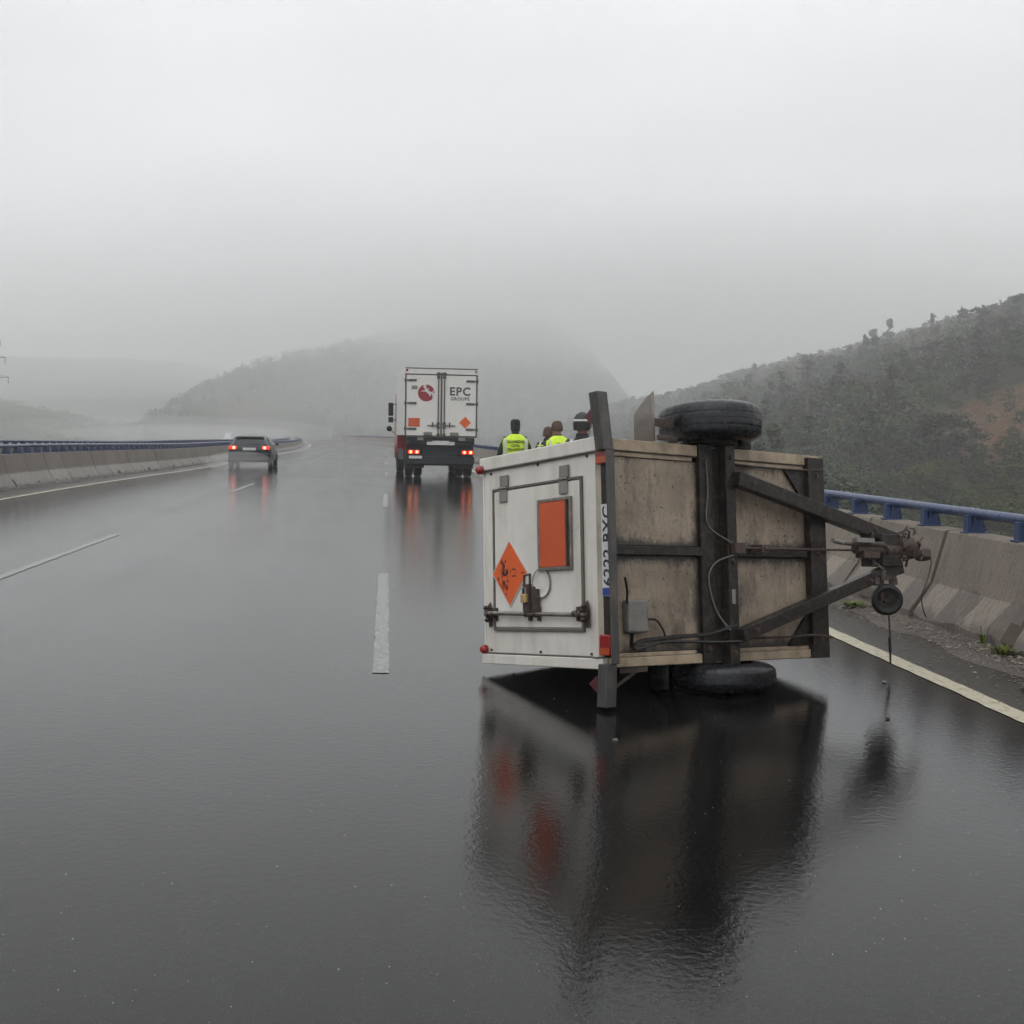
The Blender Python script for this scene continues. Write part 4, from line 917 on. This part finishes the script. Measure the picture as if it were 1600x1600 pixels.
# far white van on the other carriageway
SV = [(0, .4, .9, .7, 1.2, .92, 1.95, .80), (.3, .3, .97, .7, 1.2, .95, 2.0, .84), (3.4, .3, .97, .7, 1.2, .95, 2.0, .84), (4.1, .3, .96, .7, 1.15, .92, 1.7, .78), (4.5, .3, .95, .7, 1.1, .90, 1.15, .82), (5.1, .35, .88, .65, .9, .78, .92, .7)]
yv = 290.; xv = float(dev(yv))-24.0
van, b_, _r = make_car('white_van', 'tiny white van approaching through the mist beyond the left barriers', 'van', (xv, yv+5, float(zr(xv, yv))-.02), math.pi, SV, 'van_white', None)
facepatch('windscreen', [(-.80, 4.13, 1.66), (.80, 4.13, 1.66), (.86, 4.48, 1.18), (-.86, 4.48, 1.18)], 'glass', van)
for s in (-1, 1):
    B_('headlamp', 'head_on', (s*.68-.14, s*.68+.14, 4.99, 5.12, .72, .86), parent=van)
    for y in (.9, 4.0):
        m = MB(); m.lathe([(0, -.1), (.3, -.1), (.33, -.06), (.33, .06), (.3, .1), (0, .1)], (s*.86, y, .33), (1, 0, 0), 20); m.build('wheel', 'tyre_dry', van, True)

# ------------------------------------------------------------------ people
def person(name, label, loc, face, top, legs='uniform', hat=None, lean=0., vest=False, arm=(.30, .30), height=1.76, stripes=False, helmet=False, headturn=0.):
    """built facing +y; lean = forward bend at the hip"""
    t = thing(name, label, 'person', loc, face); k = height/1.76
    def sp(p):  # bend the upper body forward about the hip
        x, y, z = p
        if z > .95:
            dz = z-.95; y2 = y*math.cos(lean)+dz*math.sin(lean); z = .95+dz*math.cos(lean)-y*math.sin(lean); y = y2
        return Vector((x*k, y*k, z*k))
    Vv, E, Rd = [], [], []
    def v(p, r, link_=None):
        Vv.append(sp(p)); Rd.append((r[0]*k, r[1]*k) if isinstance(r, tuple) else (r*k, r*k)); i = len(Vv)-1
        if link_ is not None: E.append((link_, i))
        return i
    pel = v((0, 0, .96), (.15, .11)); wst = v((0, 0, 1.10), (.145, .105), pel); chest = v((0, .0, 1.30), (.175, .115), wst); nb = v((0, -.01, 1.44), (.10, .085), chest)
    nk = v((0, -.005, 1.50), (.062, .066), nb); jaw = v((0, .015, 1.575), (.066, .078), nk); cr = v((0, .01, 1.655), (.077, .095), jaw); tp = v((0, .0, 1.715), (.058, .07), cr)
    v((0, .118, 1.615), .012, cr)
    for s in (-1, 1): v((s*.083, -.005, 1.63), (.012, .022), cr)
    for s, a in ((-1, arm[0]), (1, arm[1])):
        sh = v((s*.185, -.01, 1.41), .075, chest); el = v((s*(.235+.12*a), -.03+.10*a, 1.14), .052, sh); wr = v((s*(.24+.06*a), .05+.28*a, .93), .036, el)
        pm = v((s*(.24+.05*a), .075+.31*a, .86), (.042, .024), wr)
        for j, (dx, ln) in enumerate(((-.030, .075), (-.010, .088), (.010, .083), (.028, .066))):
            f1 = v((s*(.24+.05*a)+dx, .088+.33*a, .81), .010, pm); v((s*(.24+.05*a)+dx, .105+.34*a, .81-ln*.75), .008, f1)
        th = v((s*(.205+.05*a), .10+.32*a, .85), .011, pm); v((s*(.20+.05*a), .125+.33*a, .80), .009, th)
    for s in (-1, 1):
        hp = v((s*.095, 0, .90), .095, pel); kn = v((s*.11, .015, .50), .062, hp); an = v((s*.115, -.02, .09), .042, kn); ft = v((s*.13, .06, .045), (.042, .035), an); v((s*.14, .15, .035), (.04, .028), ft)
    me = bpy.data.meshes.new('body'); me.from_pydata(Vv, E, []); o = bpy.data.objects.new('body', me); col.objects.link(o)
    sk = o.modifiers.new('skin', 'SKIN'); sk.use_smooth_shade = True; ss = o.modifiers.new('sub', 'SUBSURF'); ss.levels = 2; ss.render_levels = 2
    for i, r in enumerate(Rd): me.skin_vertices[0].data[i].radius = r
    me.skin_vertices[0].data[0].use_root = True
    dg = bpy.context.evaluated_depsgraph_get(); bm_ = bpy.data.meshes.new_from_object(o.evaluated_get(dg)); bpy.data.objects.remove(o)
    bm_.materials.clear()
    for q in ('skin', top, legs, 'boot'): bm_.materials.append(MAT[q])
    nk_p = sp((0, 0, 1.50)); hand_z = sp((0, 0, .9)).z
    mi = []; up = sp((0, 0, 1.6))-sp((0, 0, 1.4)); up.normalize()
    for p in bm_.polygons:
        c = p.center
        if (c-nk_p).dot(up) > 0 and (c-nk_p).length < .45: mi.append(0)
        elif c.z < .13*k: mi.append(3)
        elif abs(c.x) > .19*k and c.z < .92*k: mi.append(0)
        elif c.z < .97*k: mi.append(2)
        else: mi.append(1)
    bm_.polygons.foreach_set('material_index', mi); bm_.polygons.foreach_set('use_smooth', [True]*len(mi))
    body = link('body', bm_, t)
    hd = sp((0, .01, 1.66))
    for s in (-1, 1):
        m = MB(); m.lathe([(0, -.012), (.009, -.006), (.012, 0), (.009, .006), (0, .012)], sp((s*.032, .098, 1.645)), (0, 1, 0), 8); m.build('eye', 'boot', t, True)
    def shell(name, rings, mat, n=24):
        """rings: z, half width x, half depth y, y centre"""
        m = MB(); vs = []
        for (z, a, b, yc) in rings:
            for q in range(n):
                an = 6.28318*q/n; cs_, sn = math.cos(an), math.sin(an); e_ = .8
                vs.append(sp((a*math.copysign(abs(cs_)**e_, cs_), yc+b*math.copysign(abs(sn)**e_, sn), z)))
        m.add(vs, [(i*n+q, i*n+(q+1) % n, (i+1)*n+(q+1) % n, (i+1)*n+q) for i in range(len(rings)-1) for q in range(n)])
        return m.build(name, mat, t, True)
    shell('collar', [(1.44, .115, .10, -.012), (1.49, .084, .084, -.008), (1.545, .074, .078, -.004)], top)
    if vest:
        vb = shell('vest', [(.86, .235, .175, 0), (.93, .222, .168, .004), (.98, .228, .166, 0), (1.10, .222, .155, 0), (1.18, .232, .16, .0), (1.25, .236, .155, 0), (1.36, .246, .148, -.005), (1.43, .225, .128, -.01), (1.475, .14, .10, -.01), (1.515, .088, .09, -.005)], 'vest')
        vb.modifiers.clear()
        for s in (-1, 1):
            m = MB(); pts = [(s*.185, z, d) for z, d in ((.98, .164), (1.10, .155), (1.25, .156), (1.36, .152), (1.43, .136))]
            for a, b in zip(pts[:-1], pts[1:]):
                m.add([sp((a[0]-.022, -a[2], a[1])), sp((a[0]+.022, -a[2]+.018, a[1])), sp((b[0]+.022, -b[2]+.018, b[1])), sp((b[0]-.022, -b[2], b[1]))], [(0, 1, 2, 3)])
            m.build('reflective_stripe', 'reflect', vb)
        rb_ = shell('reflective_band', [(.99, .231, .170, 0), (1.04, .230, .167, 0)], 'reflect'); rb_.parent = vb
        if vest == 'text':
            for s_, z, sz in (('GUARDIA', 1.375, .070), ('CIVIL', 1.30, .066), ('TRAFICO', 1.225, .074)):
                text('lettering', s_, sz, 'uniform', vb, sp((0, -.158, z)), (1, 0, 0), (0, 0, 1), .002, .002, 1.1)
        else:
            m = MB(); c = sp((0, -.152, 1.36)); m.box(c.x-.06, c.x+.06, c.y-.012, c.y-.004, c.z-.02, c.z+.02); m.build('badge', 'uniform', vb)
    if stripes:
        for z in (1.38, 1.34): shell('reflective_stripe', [(z, .222, .142, -.005), (z+.022, .220, .140, -.005)], 'vest' if z > 1.36 else 'reflect')
        for s in (-1, 1):
            m = MB(); m.add([sp((s*.10, -.14, 1.30)), sp((s*.145, -.138, 1.30)), sp((s*.125, -.105, 1.47)), sp((s*.085, -.108, 1.47))], [(0, 1, 2, 3)]); m.build('shoulder_tape', 'reflect', t)
    if hat == 'cap':
        h_ = shell('cap', [(1.555, .074, .060, -.045), (1.60, .086, .10, -.012), (1.66, .090, .112, .003), (1.72, .091, .110, .0), (1.765, .080, .095, -.004), (1.785, .05, .06, 0), (1.79, .005, .005, 0)], 'hat')
        m = MB(); m.add([sp(p) for p in ((-.075, .095, 1.665), (.075, .095, 1.665), (.055, .185, 1.645), (-.055, .185, 1.645))], [(0, 1, 2, 3)]); m.build('peak', 'hat', h_)
    elif hat == 'beanie':
        shell('beanie', [(1.60, .090, .108, .0), (1.66, .095, .114, .0), (1.72, .088, .105, 0), (1.77, .06, .07, 0), (1.785, .005, .005, 0)], 'hood')
    elif hat == 'hair':
        shell('hair', [(1.57, .082, .06, -.055), (1.62, .088, .085, -.03), (1.68, .090, .105, -.005), (1.74, .070, .085, 0), (1.768, .005, .005, 0)], 'hood')
    elif hat == 'helmet':
        h_ = shell('helmet', [(1.58, .094, .085, -.04), (1.61, .106, .112, -.01), (1.66, .112, .130, .0), (1.73, .106, .126, .0), (1.785, .076, .09, 0), (1.815, .03, .04, 0), (1.82, .004, .004, 0)], 'boot')
        b1 = shell('helmet_band', [(1.70, .113, .132, .0), (1.725, .110, .130, .0)], 'reflect'); b1.parent = h_
        b2 = shell('visor', [(1.61, .107, .122, .02), (1.64, .113, .133, .015)], 'alloy'); b2.parent = h_
        m = MB(); m.tube([sp((-.09, .05, 1.60)), sp((-.07, .075, 1.53)), sp((.07, .075, 1.53)), sp((.09, .05, 1.60))], .012, 6); m.build('chin_strap', 'reflect', h_)
    return t
def gp(x, y): return (x, y, float(zr(x, y)))
person('person', 'person in dark cap and yellow police vest standing, seen from behind', gp(2.42, 23.0), R(-4), 'uniform', hat='cap', vest='text', arm=(.55, .35), height=1.82)
person('person', 'person in brown beanie and yellow vest leaning forward beyond the trailer', gp(3.02, 21.4), R(12), 'uniform', hat='beanie', vest=True, lean=.10, height=1.80)
person('person', 'brown-haired person in dark jacket with pale stripes, half hidden beside the beanie wearer', gp(2.95, 22.4), R(-35), 'jacket', legs='jacket', hat='hair', stripes=True, lean=.08, height=1.72)
person('person', 'firefighter in black helmet and dark jacket next to the steel beam of the trailer', gp(2.56, 15.9), R(-30), 'jacket', legs='jacket', hat='helmet', stripes=True, height=1.80)

# ------------------------------------------------------------------ verge details
def gravel():
    r = np.random.default_rng(21); n = 9500; vs, fs = [], []
    base = np.array([(1, 0, 0), (-1, 0, 0), (0, 1, 0), (0, -1, 0), (0, 0, 1), (0, 0, -1)], float); tri = [(0, 2, 4), (2, 1, 4), (1, 3, 4), (3, 0, 4), (2, 0, 5), (1, 2, 5), (3, 1, 5), (0, 3, 5)]
    for k in range(n):
        y = 4+r.random()**1.5*24; x = 4.53-abs(r.normal(.08, .20)) if r.random() < .9 else r.uniform(3.7, 4.5)
        s = r.uniform(.004, .013)*(1.7 if r.random() < .06 else 1); th = r.uniform(0, 6.28); p = np.array(rp(x, y, .006+max(0., x-4.15)*.07))
        q = base*np.array([s, s*r.uniform(.6, 1.2), s*.55])*r.uniform(.7, 1.3, (6, 1)); ca, sa = math.cos(th), math.sin(th)
        q = np.stack([q[:, 0]*ca-q[:, 1]*sa, q[:, 0]*sa+q[:, 1]*ca, q[:, 2]], 1)+p; o = len(vs); vs += q.tolist(); fs += [tuple(o+i for i in t) for t in tri]
    m = MB(); m.add(vs, fs); return tag(m.build('gravel', 'gravel'), 'grit and small stones along the foot of the right barrier', 'gravel', kind='stuff')
gravel()
def silt():
    r = random.Random(9); ys = np.arange(-2, 60, .35); m = MB(); vs = []
    for y in ys:
        a = r.uniform(.30, .46); vs += [rp(4.53-a, y, .004), rp(4.53-a*.5, y, .010+r.uniform(0, .006)), rp(4.57, y, .026+r.uniform(0, .012))]
    m.add(vs, [(3*k+i, 3*k+i+1, 3*k+i+4, 3*k+i+3) for k in range(len(ys)-1) for i in (0, 1)]); o = m.build('silt_strip', 'silt', None, True); o.modifiers.clear(); o['kind'] = 'structure'
silt()
def weed(label, loc, n, h, spread, seed):
    r = random.Random(seed); m = MB()
    for k in range(n):
        a = r.uniform(0, 6.28); l = h*r.uniform(.5, 1.1); d = Vector((math.cos(a), math.sin(a), 0)); side = Vector((-d.y, d.x, 0)); b = d*r.uniform(0, spread*.4)
        w_ = r.uniform(.006, .014); o_ = d*spread*r.uniform(.3, 1)
        p0, p1, p2 = b, b+o_*.5+Vector((0, 0, l*.7)), b+o_*1.1+Vector((0, 0, l*r.uniform(.5, 1)))
        m.add([p0-side*w_*.5, p0+side*w_*.5, p1+side*w_, p1-side*w_, p2], [(0, 1, 2, 3), (3, 2, 4)])
    t = thing('weed_plant', label, 'weed', loc); m.build('leaves', 'weed', t)
weed('green leafy weed growing at the barrier foot at the right picture edge', rp(4.44, 8.35, .01), 46, .09, .12, 1)
weed('thin tall weed stalk standing against the striped barrier foot', rp(4.50, 8.75, .01), 7, .22, .05, 2)
weed('patch of low grass at the kerb behind the small trailer jockey wheel', rp(4.32, 10.9, .01), 60, .06, .16, 3)
weed('second grass tuft behind the front edge of the trailer', rp(4.38, 11.9, .01), 40, .06, .14, 4)
weed('low weed in a broken foot of the concrete barrier, nearest the camera', rp(4.46, 7.7, .01), 30, .07, .10, 5)
m = MB(); m.bar((0, 0, .012), (.19, .03, .018), .018, .02, (0, 0, 1)); m.bar((.14, -.02, .012), (.26, -.06, .03), .03, .022, (0, 0, 1)); m.bar((.20, -.07, .02), (.25, .0, .03), .02, .015, (0, 0, 1))
t = thing('debris_bracket', 'broken dark metal bracket lying on the right shoulder', 'debris', rp(3.93, 7.15, .004), R(-20)); m.build('bracket', 'rust', t)
r_ = random.Random(4)
for i, (px_, py_, lb) in enumerate(((2.75, 6.4, 'small dark fragment on the wet road left of the right edge line'), (3.15, 7.4, 'small pale fragment on the road between tyre and edge line'), (.78, 7.55, 'tiny dark shard left of the trailer on the wet road'), (1.12, 5.9, 'pale chip below the lower end of the steel beam'))):
    m = MB(); n_ = 6; s_ = .014; pts = [(s_*r_.uniform(.5, 1.2)*math.cos(6.28*k/n_), s_*r_.uniform(.5, 1.2)*math.sin(6.28*k/n_)) for k in range(n_)]
    m.prism(pts, lambda a, b, d: (a, b, d), 0, .010); o = m.build('road_fragment', 'grey_plastic' if i in (1, 3) else 'rust'); o.location = rp(px_, py_, .002); tag(o, lb, 'debris')
# splashes of rain on the wet surface
def splashes():
    r = np.random.default_rng(5); m = MB()
    for k in range(620):
        y = 2.0+r.random()**1.6*7; x = r.uniform(-.45, .62)*y*1.05+.1*y; s = r.uniform(.0006, .0019)
        if x > 3.4 or x < -7: continue
        p = Vector(rp(x, y, .001)); m.lathe([(s*1.3, 0), (s*.9, s*.9), (0, s*1.5)], p, (0, 0, 1), 5)
    return tag(m.build('rain_splashes', 'drop', None, True), 'tiny rain splashes dotting the wet asphalt in the foreground', 'rain', kind='stuff')
splashes()

# ------------------------------------------------------------------ pylons and poles
def lattice(label, X, Y, h):
    t = thing('electricity_pylon', label, 'pylon', (X, Y, float(tz(X, Y)))); m = MB()
    for sx in (-1, 1):
        for sy in (-1, 1): m.bar((sx*2.4, sy*2.4, -1), (sx*.35, sy*.35, h), .16, .16)
    for k in range(9):
        z0, z1 = h*k/9, h*(k+1)/9; a = 2.4-2.05*z0/h; b = 2.4-2.05*z1/h
        for sy in (-1, 1): m.bar((-a, sy*a, z0), (b, sy*b, z1), .09, .09); m.bar((a, sy*a, z0), (-b, sy*b, z1), .09, .09); m.bar((sy*a, -a, z0), (sy*b, b, z1), .09, .09, (1, 0, 0))
    m.build('tower', 'lattice', t)
    for z, l in ((h*.80, 4.2), (h*.92, 3.2), (h*.66, 4.8)):
        m = MB(); m.bar((-l, 0, z), (l, 0, z), .14, .14); m.bar((-l, 0, z), (0, 0, z+1.2), .08, .08); m.bar((l, 0, z), (0, 0, z+1.2), .08, .08)
        for s in (-1, 1): m.tube([(s*l*.95, 0, z), (s*l*.95, 0, z-1.3)], .08, 6)
        m.build('crossarm', 'lattice', t)
def pole(label, X, Y, h, arm):
    t = thing('utility_pole', label, 'pole', (X, Y, float(tz(X, Y)))); m = MB(); m.tube([(0, 0, -1), (0, 0, h)], [.2, .13], 8); m.build('mast', 'pole', t, True)
    m = MB(); m.bar((-arm, 0, h-.5), (arm, 0, h-.5), .14, .14, (0, 0, 1))
    for s in (-1, 0, 1): m.tube([(s*arm*.92, 0, h-.5), (s*arm*.92, 0, h-.05)], .06, 6)
    m.build('crossarm', 'pole', t)
def at_px(p, d): az = math.atan((p-605)/1900); return d*math.sin(az), d*math.cos(az)
x, y = at_px(9, 290); lattice('faint tall lattice pylon in the mist at the far left edge', x, y, (678-516)/1900*cdepth(x, y)+1.5-float(tz(x, y)))
x, y = at_px(422, 520); pole('tiny faint pole on the misty ridge left of the lorry', x, y, 9, .9)
x, y = at_px(1276, 190); pole('grey utility pole with crossarm in front of the wooded right slope', x, y, (678-572)/1900*cdepth(x, y)+1.5-float(tz(x, y)), 1.9)

# ------------------------------------------------------------------ haze, low cloud and road spray
HZ = .00115
m = MB(); m.box(-2680, 2680, -280, 2340, -40, 205); hz = m.mesh('haze', []) if False else None
me = bpy.data.meshes.new('haze'); me.from_pydata(m.v, [], m.f); haze = link('haze', me); haze['kind'] = 'stuff'; tag(haze, 'pale rain mist filling the valley', 'mist')
def vol(name, dens, colr=(.965, .97, .975), aniso=.25):
    mt = bpy.data.materials.new(name); mt.use_nodes = True; t = mt.node_tree; t.nodes.clear()
    o = t.nodes.new('ShaderNodeOutputMaterial'); v = t.nodes.new('ShaderNodeVolumePrincipled'); v.inputs['Color'].default_value = (*colr, 1); v.inputs['Density'].default_value = dens; v.inputs['Density Attribute'].default_value = ''; v.inputs['Anisotropy'].default_value = aniso
    t.links.new(v.outputs[0], o.inputs['Volume']); return mt
me.materials.append(vol('rain_mist', HZ))
def puff(name, label, parts, dens):
    m = MB()
    for (c, r) in parts:
        prof = [(max(.001, math.sin(math.pi*k/10))*1., -math.cos(math.pi*k/10)) for k in range(11)]
        o = len(m.v); m.lathe(prof, (0, 0, 0), (0, 0, 1), 16)
        for i in range(o, len(m.v)): m.v[i] = tuple(c[j]+m.v[i][j]*r[j] for j in range(3))
    o = m.build(name, vol(name, dens, (.95, .95, .95)), None, True); o.modifiers.clear(); return tag(o, label, 'spray', kind='stuff')
def bank(label, px_, py_, r_, rad, dens):
    az = math.atan((px_-605)/1900); X, Y = r_*math.sin(az), r_*math.cos(az)
    puff('cloud_mist_bank', label, [((X, Y, 1.5+(678-py_)/1900*cdepth(X, Y)), rad)], dens)
for k_, (sx_, sz_) in enumerate(((640, 54), (500, 44), (360, 33), (220, 22))):  # low cloud added as nested ellipsoid volumes so the hilltop fades out
    bank(('widest, faintest veil of low cloud over the hilltop behind the lorry', 'broad veil of low cloud over the hilltop behind the lorry', 'denser low cloud lying on the hilltop behind the lorry', 'core of the low cloud on the hilltop right of the lorry')[k_], 850, 520, 980, (sx_, 300+120*(4-k_)*.5, sz_), (.0005, .0007, .001, .001)[k_])
bank('thin mist drifting over the left end of the wooded right slope', 1060, 590, 330, (135, 105, 28), .0024)
bank('thin mist brushing the skyline of the wooded right slope', 1500, 480, 300, (150, 80, 20), .0014)
bank('faint mist along the distant ridge at the far left', 60, 566, 1050, (460, 200, 30), .0012)
bank('wide faint road spray hanging over the opposite carriageway', 285, 676, 180, (24, 60, 2.4), .003)
bank('brighter core of road spray over the opposite carriageway', 300, 677, 180, (16, 40, 1.3), .006)
cz = float(zr(-6, 50))
puff('tyre_spray', 'pale spray thrown up behind the dark hatchback', [((-6.0, 50.4, cz+.28), (1.35, 2.9, .46))], .08)
